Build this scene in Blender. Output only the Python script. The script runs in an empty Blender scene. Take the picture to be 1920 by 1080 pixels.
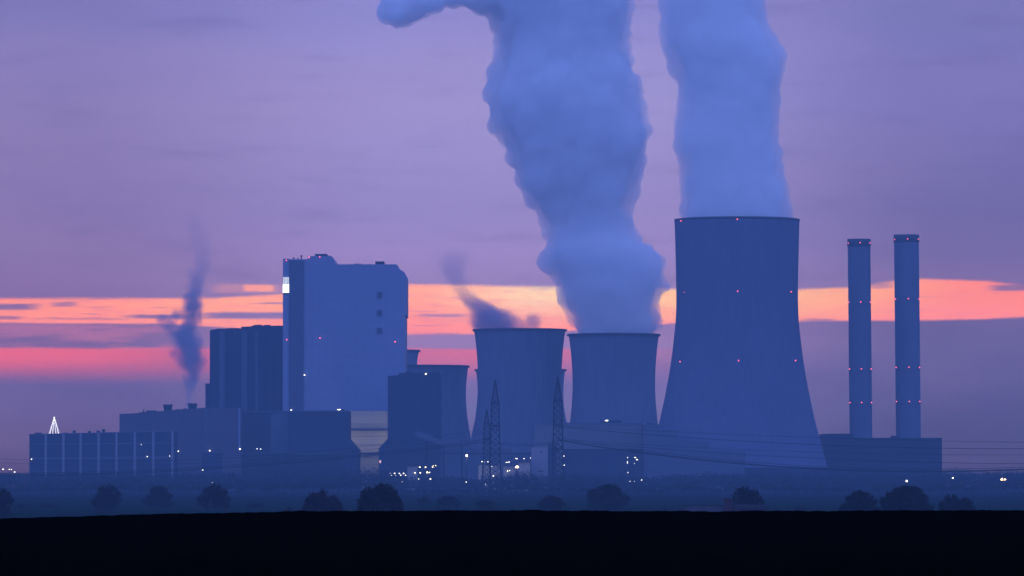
import bpy, math, random
import numpy as np
from mathutils import Vector, noise
random.seed(7); rng = np.random.default_rng(7)
sc = bpy.context.scene
C = sc.collection
D = bpy.data

# ------------------------------------------------------------------ camera
EYE = 12.0                      # metres above the plain the power station stands on
F = 9400.0                      # focal length in photo pixels (photo 1920 wide)
PITCH = math.atan(350.0 / F)
cam = D.cameras.new('camera'); cam.sensor_width = 36.0; cam.lens = 36.0 * F / 1920.0
cam.clip_start = 0.5; cam.clip_end = 60000
co = D.objects.new('camera', cam); C.objects.link(co)
co.location = (0, 0, EYE); co.rotation_euler = (math.pi / 2 + PITCH, 0, 0)
sc.camera = co

def P(px, py, Y):
    """photo pixel -> point in the world at distance Y"""
    x = (px - 960) / F; y = (540 - py) / F
    cp, sp = math.cos(PITCH), math.sin(PITCH)
    d = Vector((x, cp - y * sp, sp + y * cp))
    return Vector((0, 0, EYE)) + d * (Y / d.y)
def X(px, Y): return P(px, 800, Y).x
def Z(py, Y): return P(960, py, Y).z

# ------------------------------------------------------------------ node helper
class NB:
    def __init__(s, nt): s.nt = nt
    def node(s, t, **kw):
        n = s.nt.nodes.new(t)
        for k, v in kw.items(): setattr(n, k, v)
        return n
    def put(s, sock, v):
        if isinstance(v, V): s.nt.links.new(v.o, sock)
        elif isinstance(v, bpy.types.NodeSocket): s.nt.links.new(v, sock)
        elif v is not None: sock.default_value = v
    def math(s, op, a, b=None, c=None, clamp=False):
        n = s.node('ShaderNodeMath', operation=op); n.use_clamp = clamp
        s.put(n.inputs[0], a)
        if b is not None: s.put(n.inputs[1], b)
        if c is not None: s.put(n.inputs[2], c)
        return V(s, n.outputs[0])
    def smooth(s, v, a, b, lo=0.0, hi=1.0):
        n = s.node('ShaderNodeMapRange', interpolation_type='SMOOTHSTEP')
        s.put(n.inputs[0], v); s.put(n.inputs[1], a); s.put(n.inputs[2], b); s.put(n.inputs[3], lo); s.put(n.inputs[4], hi)
        return V(s, n.outputs[0])
    def lin(s, v, a, b, lo=0.0, hi=1.0):
        n = s.node('ShaderNodeMapRange')
        s.put(n.inputs[0], v); s.put(n.inputs[1], a); s.put(n.inputs[2], b); s.put(n.inputs[3], lo); s.put(n.inputs[4], hi)
        return V(s, n.outputs[0])
    def ramp(s, v, pts, interp='LINEAR'):
        n = s.node('ShaderNodeValToRGB'); cr = n.color_ramp; cr.interpolation = interp
        while len(cr.elements) > 1: cr.elements.remove(cr.elements[-1])
        for i, (p, c) in enumerate(pts):
            e = cr.elements[0] if i == 0 else cr.elements.new(p)
            e.position = p; e.color = (*c, 1) if len(c) == 3 else c
        s.put(n.inputs[0], v); return V(s, n.outputs[0])
    def curve(s, v, pts, x0, x1, y0, y1):
        """piecewise-linear function through a ramp: pts are (x, y)"""
        t = s.lin(v, x0, x1)
        g = [((x - x0) / (x1 - x0), ((y - y0) / (y1 - y0),) * 3) for x, y in pts]
        r = s.ramp(t, g)
        return s.lin(r, 0.0, 1.0, y0, y1)
    def mix(s, f, a, b, mode='MIX'):
        n = s.node('ShaderNodeMix', data_type='RGBA', blend_type=mode)
        s.put(n.inputs[0], f)
        for k, q in ((6, a), (7, b)):
            s.put(n.inputs[k], (*q, 1) if isinstance(q, tuple) and len(q) == 3 else q)
        return V(s, n.outputs[2])
    def noise(s, vec, scale, detail=3.0, rough=0.5):
        n = s.node('ShaderNodeTexNoise')
        if vec is not None: s.put(n.inputs['Vector'], vec)
        n.inputs['Scale'].default_value = scale; n.inputs['Detail'].default_value = detail
        n.inputs['Roughness'].default_value = rough
        return V(s, n.outputs[0])
    def vec(s, x, y, z):
        n = s.node('ShaderNodeCombineXYZ'); s.put(n.inputs[0], x); s.put(n.inputs[1], y); s.put(n.inputs[2], z)
        return V(s, n.outputs[0])
class V:
    def __init__(s, nb, o): s.nb = nb; s.o = o
    def __add__(s, b): return s.nb.math('ADD', s, b)
    def __sub__(s, b): return s.nb.math('SUBTRACT', s, b)
    def __rsub__(s, b): return s.nb.math('SUBTRACT', b, s)
    def __mul__(s, b): return s.nb.math('MULTIPLY', s, b)
    __radd__ = __add__; __rmul__ = __mul__
    def __truediv__(s, b): return s.nb.math('DIVIDE', s, b)

def lin(r, g, b):
    f = lambda c: (c / 255 / 12.92) if c / 255 <= 0.04045 else ((c / 255 + 0.055) / 1.055) ** 2.4
    return (f(r), f(g), f(b))

# ------------------------------------------------------------------ haze constants and the dusk sky
SIGMA = 1.30e-4
HAZE_TINT = (0.29, 0.485, 0.65)
HAZE_END = 5200.0
TSKY = math.exp(-SIGMA * HAZE_END)
AIR = np.array([0.0215, 0.048, 0.208])       # light the air itself adds in front of the sky
def S(r, g, b):
    """sky radiance outside the haze that reads as this colour from the field"""
    t = np.array(lin(r, g, b)); w = (t - AIR) / TSKY
    return tuple(float(max(q, 0.002)) for q in w)

world = D.worlds.new('World'); sc.world = world; world.use_nodes = True
nt = world.node_tree; nt.nodes.clear(); nb = NB(nt)
tc = nb.node('ShaderNodeTexCoord'); sx = nb.node('ShaderNodeSeparateXYZ'); nt.links.new(tc.outputs['Generated'], sx.inputs[0])
dx, dy, dz = (V(nb, sx.outputs[i]) for i in range(3))
az = nb.math('ARCTAN2', dx, dy); el = nb.math('ARCSINE', dz)
# clouds are drawn over azimuth and elevation; one unit = one photo pixel of angle
U = az * F + 960.0
E0 = 890.0 - el * F
wv = nb.vec(U * 0.0016, E0 * 0.010, 0.0)
n_big = nb.noise(nb.vec(U * 0.0014, E0 * 0.004, 3.0), 1.0, 4.0)
n_str = nb.noise(nb.vec(U * 0.0040, E0 * 0.030, 7.0), 1.0, 5.0, 0.6)
n_fin = nb.noise(nb.vec(U * 0.018, E0 * 0.10, 1.0), 1.0, 4.0, 0.6)
Ev = E0 + (n_str - 0.5) * 9.0 + (n_fin - 0.5) * 5.0
# vertical colour run of the clouded dusk sky, left / middle / right of the station
t = nb.lin(E0, 900.0, -100.0)
gL = nb.ramp(t, [(0.00, S(80, 74, 127)), (0.046, S(84, 78, 132)), (0.116, S(99, 91, 151)), (0.19, S(104, 98, 160)), (0.27, S(124, 102, 160)), (0.366, S(136, 112, 169)),
                 (0.496, S(131, 116, 175)), (0.696, S(138, 125, 183)), (0.80, S(134, 124, 186)), (0.876, S(122, 119, 183)), (1.0, S(110, 110, 176))])
gM = nb.ramp(t, [(0.00, S(88, 84, 142)), (0.136, S(107, 107, 170)), (0.20, S(116, 106, 172)), (0.256, S(148, 122, 182)), (0.30, S(140, 118, 180)), (0.366, S(146, 128, 188)), (0.43, S(154, 136, 199)),
                 (0.50, S(148, 136, 198)), (0.696, S(156, 147, 208)), (0.80, S(152, 144, 208)), (0.876, S(140, 137, 207)), (1.0, S(132, 132, 202))])
gR = nb.ramp(t, [(0.00, S(78, 80, 134)), (0.096, S(84, 86, 144)), (0.20, S(86, 89, 151)), (0.28, S(98, 94, 154)), (0.37, S(128, 110, 168)), (0.42, S(118, 108, 168)), (0.496, S(113, 107, 168)),
                 (0.60, S(114, 110, 174)), (0.696, S(118, 115, 183)), (0.80, S(120, 118, 186)), (0.876, S(114, 116, 182)), (1.0, S(108, 112, 178))])
base = nb.mix(nb.smooth(U, 100.0, 800.0), gL, gM)
base = nb.mix(nb.smooth(U, 1180.0, 1780.0), base, gR)
# broad soft cloud mottling
base = nb.mix(nb.smooth(n_big, 0.35, 0.72, 0.0, 0.22), base, S(160, 136, 190))
base = nb.mix(nb.smooth(n_str, 0.50, 0.75, 0.0, 0.28), base, S(104, 98, 162))
# the open strip of afterglow under the cloud deck
XA, XB = -600.0, 2600.0
top = nb.curve(U, [(-600, 566), (0, 562), (330, 560), (400, 560), (530, 552), (762, 533), (1060, 538), (1265, 541), (1500, 543), (1600, 540), (1660, 531), (1725, 524), (1850, 528), (1930, 540), (2600, 566)], XA, XB, 500.0, 700.0)
bot = nb.curve(U, [(-600, 614), (0, 609), (300, 609), (390, 614), (530, 625), (762, 628), (890, 628), (1060, 622), (1265, 608), (1500, 604), (1725, 603), (1850, 601), (1930, 597), (2600, 588)], XA, XB, 500.0, 700.0)
Et = E0 + (n_str - 0.5) * 8.0 + (n_fin - 0.5) * 5.0
Eb = E0 + (n_fin - 0.5) * 4.0
band = nb.smooth(Et - top, -4.0, 5.0) * nb.smooth(bot - Eb, -2.0, 5.0)
def streak(x0, x1, y, h, s, soft=60.0):
    a = nb.smooth(U, x0 - soft * 0.5, x0 + soft) * nb.smooth(U, x1 + soft * 0.5, x1 - soft)
    d = nb.math('ABSOLUTE', Ev - y)
    return a * nb.smooth(d, h * 1.25, h * 0.35) * s
dark = None
for a in [(-900, 80, 577, 7, 0.95, 40), (92, 150, 573, 6, 0.7, 25), (-900, 50, 597, 5, 0.75, 25), (60, 260, 599, 3, 0.45, 60), (230, 370, 594, 5, 0.9, 40), (360, 700, 592, 8, 1.0, 60),
          (780, 880, 592, 4, 0.7, 30), (1500, 1570, 602, 5, 0.6, 25), (1620, 1680, 537, 7, 0.6, 25), (1850, 2500, 541, 7, 0.9, 30)]:
    q = streak(*a); dark = q if dark is None else nb.math('MAXIMUM', dark, q)
n_thin = nb.noise(nb.vec(U * 0.0065, E0 * 0.15, 21.0), 1.0, 4.0, 0.55)
dark = nb.math('MAXIMUM', dark, nb.smooth(n_thin, 0.54, 0.72, 0.0, 0.65) * nb.smooth(U, 1150.0, 500.0, 0.45, 1.0))
mott = nb.smooth(n_fin, 0.48, 0.74, 0.0, 0.35) * nb.smooth(U, 1260.0, 860.0)
glow_mask = band * (1.0 - dark) * (1.0 - mott * 0.6)
blob = streak(452, 518, 541, 8, 0.85, 14); blob2 = streak(395, 535, 542, 10, 0.25, 25)
glow_mask = nb.math('MAXIMUM', glow_mask, nb.math('MAXIMUM', blob, blob2))
hue = nb.ramp(nb.lin(U, -200.0, 2300.0), [(0.0, S(258, 144, 142)), (0.16, S(262, 154, 150)), (0.24, S(262, 166, 154)), (0.40, S(262, 172, 160)), (0.48, S(255, 212, 186)), (0.56, S(255, 200, 168)), (0.66, S(255, 186, 158)), (0.72, S(255, 172, 152)), (0.80, S(255, 142, 146)), (1.0, S(252, 128, 142))])
hue = nb.mix(nb.smooth(Eb - top, 10.0, 85.0, 0.0, 0.9), hue, S(255, 142, 158))
hue = nb.mix(nb.smooth(n_fin, 0.42, 0.70, 0.0, 0.28), hue, S(244, 136, 154))
sky = nb.mix(glow_mask, base, hue)
# lower, redder strip
pk = nb.smooth(Ev, 650.0, 657.0) * nb.smooth(Ev, 726.0, 664.0)
pk = pk * nb.curve(U, [(-600, 0.95), (0, 0.95), (200, 0.85), (300, 0.7), (400, 0.55), (760, 0.55), (880, 0.6), (1060, 0.45), (1240, 0.12), (1500, 0.0), (2600, 0.0)], XA, XB, 0.0, 1.0)
pk = pk * nb.smooth(n_str, 0.9, 0.45, 0.7, 1.0)
sky = nb.mix(pk, sky, S(232, 108, 146))
mid = nb.smooth(Ev, 606.0, 616.0) * nb.smooth(Ev, 662.0, 650.0) * nb.smooth(U, 950.0, 500.0)
sky = nb.mix(mid * nb.smooth(n_str, 0.42, 0.62) * 0.45, sky, S(206, 124, 168))
# rest of the dome: deep blue dusk overhead and behind
up = nb.smooth(el, 0.10, 0.40)
back = nb.smooth(dy, 0.75, -0.1)
nz = nb.node('ShaderNodeTexSky'); nz.sky_type = 'NISHITA'; nz.sun_disc = False
nz.sun_elevation = math.radians(-3.0); nz.sun_rotation = math.radians(5.0); nz.altitude = 80.0
DOME = (0.20, 0.31, 1.02)
BACK = (0.44, 0.67, 2.02)                     # sky behind the viewer, raised to light the fronts of the plumes
dome = nb.mix(nb.smooth(dy, 0.45, -0.55), DOME, BACK)
dome = nb.mix(0.04, dome, nz.outputs[0])
sky = nb.mix(nb.math('MAXIMUM', up, back), sky, dome)
below = nb.smooth(el, -0.004, -0.03)
sky = nb.mix(below, sky, (0.004, 0.008, 0.03))
bg = nb.node('ShaderNodeBackground'); bg.inputs[1].default_value = 1.0
nb.put(bg.inputs[0], sky)
wo = nb.node('ShaderNodeOutputWorld'); nt.links.new(bg.outputs[0], wo.inputs[0])
world.cycles.sampling_method = 'MANUAL'; world.cycles.sample_map_resolution = 2048

# last light of the western sky, sun just gone (very weak and wide)
sun = D.lights.new('sun', 'SUN'); sun.energy = 0.05; sun.angle = math.radians(20); sun.color = (1.0, 0.62, 0.55)
so = D.objects.new('sun', sun); C.objects.link(so); so.rotation_euler = (math.radians(-88), 0, math.radians(-5))

# ------------------------------------------------------------------ render settings
sc.view_settings.view_transform = 'Standard'; sc.view_settings.look = 'None'
sc.view_settings.exposure = 0.0; sc.view_settings.gamma = 1.0
cy = sc.cycles
cy.max_bounces = 18; cy.diffuse_bounces = 2; cy.glossy_bounces = 2; cy.transmission_bounces = 2
cy.volume_bounces = 16; cy.transparent_max_bounces = 16
cy.volume_step_rate = 2.0; cy.volume_max_steps = 128
cy.use_denoising = True; cy.use_adaptive_sampling = True; cy.adaptive_threshold = 0.01
cy.sample_clamp_indirect = 4.0

# ------------------------------------------------------------------ materials
def material(name, col, rough=0.85, var=0.12, scale=(0.05, 0.05, 0.05), metal=0.0, streaks=0.0, panel=None, bump=0.0):
    m = D.materials.new(name); m.use_nodes = True; nt = m.node_tree; nt.nodes.clear(); b = NB(nt)
    g = b.node('ShaderNodeNewGeometry'); mp = b.node('ShaderNodeMapping'); mp.inputs['Scale'].default_value = scale
    nt.links.new(g.outputs['Position'], mp.inputs[0])
    n = b.noise(mp.outputs[0], 1.0, 5.0, 0.6)
    c = b.mix(n, tuple(q * (1 - var * 2) for q in col), tuple(min(1, q * (1 + var * 2)) for q in col))
    if streaks:
        mp2 = b.node('ShaderNodeMapping'); mp2.inputs['Scale'].default_value = (0.6, 0.6, 0.012)
        nt.links.new(g.outputs['Position'], mp2.inputs[0])
        n2 = b.noise(mp2.outputs[0], 1.0, 4.0, 0.6)
        c = b.mix(b.smooth(n2, 0.4, 0.7, 0.0, streaks), c, tuple(q * 0.55 for q in col))
    if panel:
        sx = b.node('ShaderNodeSeparateXYZ'); nt.links.new(g.outputs['Position'], sx.inputs[0])
        fx = b.math('FRACT', (V(b, sx.outputs[0]) + V(b, sx.outputs[1])) * (1.0 / panel[0])); fz = b.math('FRACT', V(b, sx.outputs[2]) * (1.0 / panel[1]))
        seam = b.math('MAXIMUM', b.math('LESS_THAN', fx, 0.10), b.math('LESS_THAN', fz, 0.08))
        c = b.mix(seam * 0.22, c, tuple(q * 0.4 for q in col))
    p = b.node('ShaderNodeBsdfPrincipled'); b.put(p.inputs['Base Color'], c)
    p.inputs['Roughness'].default_value = rough; p.inputs['Metallic'].default_value = metal
    p.inputs['Specular IOR Level'].default_value = 0.25
    if bump:
        bp = b.node('ShaderNodeBump'); bp.inputs['Distance'].default_value = bump; b.put(bp.inputs['Height'], n); nt.links.new(bp.outputs[0], p.inputs['Normal'])
    o = b.node('ShaderNodeOutputMaterial'); nt.links.new(p.outputs[0], o.inputs[0])
    return m
def emitter(name, col, strength):
    m = D.materials.new(name); m.use_nodes = True; nt = m.node_tree; nt.nodes.clear(); b = NB(nt)
    e = b.node('ShaderNodeEmission'); e.inputs[0].default_value = (*col, 1); e.inputs[1].default_value = strength
    o = b.node('ShaderNodeOutputMaterial'); nt.links.new(e.outputs[0], o.inputs[0]); return m

M = {}
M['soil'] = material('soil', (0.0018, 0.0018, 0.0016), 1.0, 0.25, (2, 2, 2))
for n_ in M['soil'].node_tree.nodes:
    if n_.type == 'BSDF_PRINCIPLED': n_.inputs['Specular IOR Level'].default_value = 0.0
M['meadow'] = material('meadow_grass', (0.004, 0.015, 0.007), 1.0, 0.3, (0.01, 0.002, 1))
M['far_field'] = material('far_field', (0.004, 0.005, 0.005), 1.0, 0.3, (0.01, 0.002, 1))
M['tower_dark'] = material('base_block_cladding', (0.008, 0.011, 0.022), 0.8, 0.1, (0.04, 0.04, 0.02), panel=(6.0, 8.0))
for k_ in ('meadow', 'far_field'):
    for n_ in M[k_].node_tree.nodes:
        if n_.type == 'BSDF_PRINCIPLED': n_.inputs['Specular IOR Level'].default_value = 0.0
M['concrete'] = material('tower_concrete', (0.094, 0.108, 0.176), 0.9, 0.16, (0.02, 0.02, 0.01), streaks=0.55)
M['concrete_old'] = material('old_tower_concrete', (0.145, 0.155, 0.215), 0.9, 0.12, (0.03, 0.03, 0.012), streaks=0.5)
M['chimney'] = material('chimney_concrete', (0.115, 0.125, 0.175), 0.9, 0.12, (0.05, 0.05, 0.02), streaks=0.3)
M['rim'] = material('rim_concrete', (0.05, 0.05, 0.055), 0.9, 0.1)
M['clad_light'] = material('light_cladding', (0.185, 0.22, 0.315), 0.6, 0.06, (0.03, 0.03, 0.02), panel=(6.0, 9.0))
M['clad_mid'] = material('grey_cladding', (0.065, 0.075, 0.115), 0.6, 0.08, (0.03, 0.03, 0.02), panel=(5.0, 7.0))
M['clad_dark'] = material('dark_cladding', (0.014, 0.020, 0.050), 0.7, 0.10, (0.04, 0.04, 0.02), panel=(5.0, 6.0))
M['clad_warm'] = material('brown_cladding', (0.075, 0.06, 0.085), 0.8, 0.12, (0.05, 0.05, 0.03), panel=(5.0, 5.0))
M['clad_beige'] = material('beige_cladding', (0.26, 0.24, 0.21), 0.8, 0.06, (0.05, 0.05, 0.1), panel=(50.0, 5.0))
M['clad_pale'] = material('pale_cladding', (0.115, 0.115, 0.125), 0.6, 0.08, (0.03, 0.03, 0.02), panel=(5.0, 7.0))
M['trim'] = material('pale_trim', (0.19, 0.18, 0.20), 0.7, 0.06)
M['steel'] = material('dark_steel', (0.018, 0.020, 0.026), 0.6, 0.1, metal=0.2)
M['wire'] = material('wire_metal', (0.015, 0.015, 0.02), 0.6, 0.1)
M['bark'] = material('bark', (0.016, 0.014, 0.013), 0.95, 0.25, (3, 3, 3))
M['twig'] = material('twigs', (0.012, 0.011, 0.010), 0.95, 0.3, (0.8, 0.8, 0.8))
M['twig_red'] = material('reddish_twigs', (0.024, 0.010, 0.014), 0.95, 0.3, (0.8, 0.8, 0.8))
M['wood'] = material('far_wood_foliage', (0.005, 0.006, 0.006), 0.95, 0.4, (0.06, 0.06, 0.06))
for k_ in ('twig', 'twig_red', 'wood', 'bark', 'steel', 'wire'):
    for n_ in M[k_].node_tree.nodes:
        if n_.type == 'BSDF_PRINCIPLED': n_.inputs['Specular IOR Level'].default_value = 0.0
M['brick'] = material('brick', (0.045, 0.018, 0.022), 0.9, 0.15, (1, 1, 1))
M['roof'] = material('roof_tile', (0.030, 0.026, 0.034), 0.85, 0.15, (1, 1, 1))
M['ridge'] = material('dark_ridge', (0.012, 0.012, 0.014), 0.8, 0.1)
M['white_light'] = emitter('lamp_white', (1.0, 0.97, 0.86), 6.5)
M['yellow_light'] = emitter('lamp_yellow', (1.0, 0.86, 0.52), 8.0)
M['warm_light'] = emitter('lamp_warm', (1.0, 0.60, 0.30), 12.0)
M['red_light'] = emitter('warning_red', (1.0, 0.10, 0.16), 5.5)
M['string_light'] = emitter('light_string', (0.95, 0.97, 1.0), 2.6)
M['window_glow'] = emitter('lit_glass', (0.94, 0.97, 1.0), 3.0)

# ------------------------------------------------------------------ mesh helper
class MB:
    def __init__(s): s.v = []; s.f = []
    def add(s, vs, fs):
        k = len(s.v); s.v += [tuple(q) for q in vs]; s.f += [tuple(i + k for i in f) for f in fs]; return s
    def box(s, x0, x1, y0, y1, z0, z1):
        return s.add([(x0, y0, z0), (x1, y0, z0), (x1, y1, z0), (x0, y1, z0), (x0, y0, z1), (x1, y0, z1), (x1, y1, z1), (x0, y1, z1)],
                     [(0, 3, 2, 1), (4, 5, 6, 7), (0, 1, 5, 4), (1, 2, 6, 5), (2, 3, 7, 6), (3, 0, 4, 7)])
    def prism(s, pts, y0, y1):
        """outline in x,z (counter-clockwise seen from -y) extruded in y"""
        n = len(pts)
        return s.add([(x, y0, z) for x, z in pts] + [(x, y1, z) for x, z in pts],
                     [tuple(range(n)), tuple(range(2 * n - 1, n - 1, -1))] + [(i, i + n, (i + 1) % n + n, (i + 1) % n) for i in range(n)])
    def bar(s, a, b, r, r2=None, n=4):
        a = Vector(a); b = Vector(b); r2 = r if r2 is None else r2
        d = (b - a).normalized(); u = d.orthogonal().normalized(); w = d.cross(u)
        vs = []
        for q, rr in ((a, r), (b, r2)):
            for i in range(n):
                t = 2 * math.pi * (i + 0.5) / n; vs.append(q + u * math.cos(t) * rr + w * math.sin(t) * rr)
        return s.add(vs, [(i, (i + 1) % n, (i + 1) % n + n, i + n) for i in range(n)] + [tuple(range(n - 1, -1, -1)), tuple(range(n, 2 * n))])
    def tube(s, pts, r, n=5):
        k = len(s.v); m = len(pts)
        for i, p in enumerate(pts):
            p = Vector(p); d = (Vector(pts[min(i + 1, m - 1)]) - Vector(pts[max(i - 1, 0)])).normalized()
            u = Vector((0, 0, 1)).cross(d).normalized(); w = d.cross(u)
            rr = r[i] if isinstance(r, (list, tuple)) else r
            for j in range(n):
                t = 2 * math.pi * j / n; s.v.append(tuple(p + u * math.cos(t) * rr + w * math.sin(t) * rr))
        for i in range(m - 1):
            for j in range(n):
                s.f.append((k + i * n + j, k + i * n + (j + 1) % n, k + (i + 1) * n + (j + 1) % n, k + (i + 1) * n + j))
        return s
    def lathe(s, prof, n=96, cx=0, cy=0, close=False):
        k = len(s.v); m = len(prof)
        for r, z in prof:
            for j in range(n):
                t = 2 * math.pi * j / n; s.v.append((cx + r * math.cos(t), cy + r * math.sin(t), z))
        for i in range(m - 1):
            for j in range(n):
                s.f.append((k + i * n + j, k + i * n + (j + 1) % n, k + (i + 1) * n + (j + 1) % n, k + (i + 1) * n + j))
        if close:
            s.f.append(tuple(k + j for j in range(n - 1, -1, -1))); s.f.append(tuple(k + (m - 1) * n + j for j in range(n)))
        return s
    def build(s, name, m, parent=None, smooth=False, loc=(0, 0, 0)):
        me = D.meshes.new(name); off = Vector(loc)
        me.from_pydata([tuple(Vector(v) - off) for v in s.v] if any(loc) else s.v, [], s.f); me.validate(); me.update()
        me.materials.append(m if not isinstance(m, str) else M[m])
        if smooth: me.polygons.foreach_set('use_smooth', [True] * len(me.polygons))
        o = D.objects.new(name, me); C.objects.link(o); o.location = loc
        if parent is not None: o.parent = parent; o.matrix_parent_inverse.identity()
        return o
def tag(o, label=None, cat=None, group=None, kind=None):
    for k, v in (('label', label), ('category', cat), ('group', group), ('kind', kind)):
        if v: o[k] = v
    return o
class Thing:
    """an Empty at the thing's base; parts are given in world metres and stored relative to it"""
    def __init__(s, name, loc, label, cat, group=None):
        s.o = D.objects.new(name, None); C.objects.link(s.o); s.o.location = loc; s.o.empty_display_size = 1; s.loc = Vector(loc)
        tag(s.o, label, cat, group)
    def part(s, name, mb, m, smooth=False, parent=None, label=None):
        mb.v = [tuple(Vector(v) - s.loc) for v in mb.v]
        o = mb.build(name, m, parent or s.o, smooth)
        if label: o['label'] = label
        return o

# ------------------------------------------------------------------ ground
def interp(x, pts):
    xs, ys = zip(*pts); return float(np.interp(x, xs, ys))
CREST = [(-200, 975), (0, 972), (120, 969), (230, 966), (400, 963), (560, 960), (700, 959), (960, 958.5), (1200, 960), (1440, 960), (1700, 958.5), (1920, 957), (2200, 957)]
def field_z(x, y):
    cpx = 960 + x / 70.0 * F
    zc = 12 - (interp(cpx, CREST) - 890) * 70.0 / F
    if y <= 70: z = zc - (70 - y) * 0.0085
    else: z = zc - 0.02 * (y - 70) * min(1, 0.3 + (y - 70) / 30)
    if y > 400:
        t = min(1, (y - 400) / 500); t = t * t * (3 - 2 * t); z = z * (1 - t) + min(z, 0.0) * t if y < 900 else 0
    if 15 < y < 140:
        z += 0.016 * noise.noise((x * 1.9, y * 1.5, 0)) + 0.016 * noise.noise((x * 6.1, y * 4, 5)) + 0.012 * noise.noise((x * 14, y * 9, 3)) + 0.03 * noise.noise((x * 0.2, y * 0.1, 9))
    return z
def sheet(name, xs, ys, zf, m, kind='structure'):
    nx, ny = len(xs), len(ys)
    vs = [(x, y, zf(x, y)) for y in ys for x in xs]
    fs = [(j * nx + i, j * nx + i + 1, (j + 1) * nx + i + 1, (j + 1) * nx + i) for j in range(ny - 1) for i in range(nx - 1)]
    me = D.meshes.new(name); me.from_pydata(vs, [], fs); me.materials.append(M[m]); me.polygons.foreach_set('use_smooth', [True] * len(fs))
    o = D.objects.new(name, me); C.objects.link(o); o['kind'] = kind; return o
xs = list(np.arange(-600, -12, 12)) + list(np.arange(-12, 12.001, 0.075)) + list(np.arange(24, 601, 12))
ys = list(np.arange(-100, 20, 10)) + list(np.arange(20, 56, 0.8)) + list(np.arange(56, 86, 0.2)) + list(np.arange(86, 120, 1)) + list(np.arange(120, 400, 10)) + list(np.arange(400, 960, 20))
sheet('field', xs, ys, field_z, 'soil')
def meadow_z(x, y):
    z = -0.05
    if y < 1000: z -= (1000 - y) * 0.01
    return z + 0.25 * noise.noise((x * 0.01, y * 0.004, 2)) - 0.3
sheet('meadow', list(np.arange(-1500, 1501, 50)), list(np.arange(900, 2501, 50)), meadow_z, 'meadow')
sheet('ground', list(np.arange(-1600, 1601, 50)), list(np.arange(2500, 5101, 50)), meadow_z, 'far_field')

# ------------------------------------------------------------------ small parts
def red_light(th, p, r=0.42, parent=None):
    r = r * 0.8
    x, y, z = p; mb = MB().lathe([(r * 0.7, z - r), (r, z - r * 0.3), (r, z + r * 0.4), (r * 0.5, z + r)], 8, x, y, True)
    return th.part('warning_light', mb, 'red_light', parent=parent)
def flood(th, px, py, Y, w=0.9, h=0.55, m='white_light', parent=None):
    p = P(px, py, Y); mb = MB().box(p.x - w / 2, p.x + w / 2, Y - 0.5, Y, p.z - h / 2, p.z + h / 2)
    return th.part('floodlight', mb, m, parent=parent)

# ------------------------------------------------------------------ cooling towers
def cooling_tower(name, cx_px, Yc, prof_px, label, mat, group, rim=1.4, lip=1.2, ribs=0):
    """prof_px: (photo y, half width in photo px) from the rim down"""
    cx = X(cx_px, Yc); mpp = Yc / F
    pr = [(hw * mpp, Z(py, Yc)) for py, hw in prof_px]
    zs = np.linspace(7.0, pr[0][1], 60)
    zz = np.array([p[1] for p in pr][::-1]); rr = np.array([p[0] for p in pr][::-1])
    # smooth interpolation
    rad = np.interp(zs, zz, rr)
    for _ in range(6): rad[1:-1] = (rad[:-2] + 2 * rad[1:-1] + rad[2:]) / 4
    th = Thing(name, (cx, Yc, 0), label, 'cooling tower', group)
    n = 160; mb = MB(); vs = []; fs = []
    outer = [(r, z) for r, z in zip(rad, zs)]; inner = [(r - 1.0, z) for r, z in zip(rad, zs)][::-1]
    prof = outer + inner
    for r, z in prof:
        for j in range(n):
            t = 2 * math.pi * j / n
            rr_ = r + (0.16 if (ribs and j % 2 == 0 and r > 0) else 0)
            vs.append((cx + rr_ * math.cos(t), Yc + rr_ * math.sin(t), z))
    m_ = len(prof)
    for i in range(m_):
        for j in range(n):
            i2 = (i + 1) % m_
            fs.append((i * n + j, i * n + (j + 1) % n, i2 * n + (j + 1) % n, i2 * n + j))
    mb.add(vs, fs); th.part('shell', mb, mat, True)
    zt = zs[-1]; rt = rad[-1]
    th.part('rim', MB().lathe([(rt - 1.05, zt - rim), (rt + lip, zt - rim), (rt + lip, zt + 0.25), (rt - 1.05, zt + 0.25), (rt - 1.05, zt - rim)], 128, cx, Yc), 'rim', True)
    rb = rad[0]; col = MB(); k = 44
    for i in range(k):
        a0 = 2 * math.pi * i / k
        for s_ in (-1, 1):
            a1 = a0 + s_ * math.pi / k
            col.bar((cx + (rb + 1.5) * math.cos(a1), Yc + (rb + 1.5) * math.sin(a1), -0.4), (cx + (rb - 0.5) * math.cos(a0), Yc + (rb - 0.5) * math.sin(a0), 7.4), 0.45)
    th.part('column_ring', col, mat)
    th.part('basin', MB().lathe([(rb + 4, -0.5), (rb + 4, 1.0), (rb + 3.4, 1.0), (rb + 3.4, -0.5)], 96, cx, Yc), 'rim')
    return th, rad, zs, cx
G_T = 'cooling towers of the power station'
OLD = lambda y0, R: [(y0, R), (y0 + 12, R * 0.975), (y0 + 35, R * 0.945), (y0 + 70, R * 0.915), (y0 + 105, R * 0.91), (y0 + 135, R * 0.93), (y0 + 165, R * 0.965), (y0 + 200, R * 1.035), (y0 + 250, R * 1.14), (y0 + 300, R * 1.24)]
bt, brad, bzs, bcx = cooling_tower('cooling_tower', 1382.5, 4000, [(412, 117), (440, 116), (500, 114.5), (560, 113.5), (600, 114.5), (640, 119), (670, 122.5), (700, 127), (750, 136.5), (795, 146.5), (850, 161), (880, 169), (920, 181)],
    'tallest and widest cooling tower with thick steam, left of the two chimneys', 'concrete', G_T, rim=1.6, lip=0.3, ribs=1)
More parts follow.
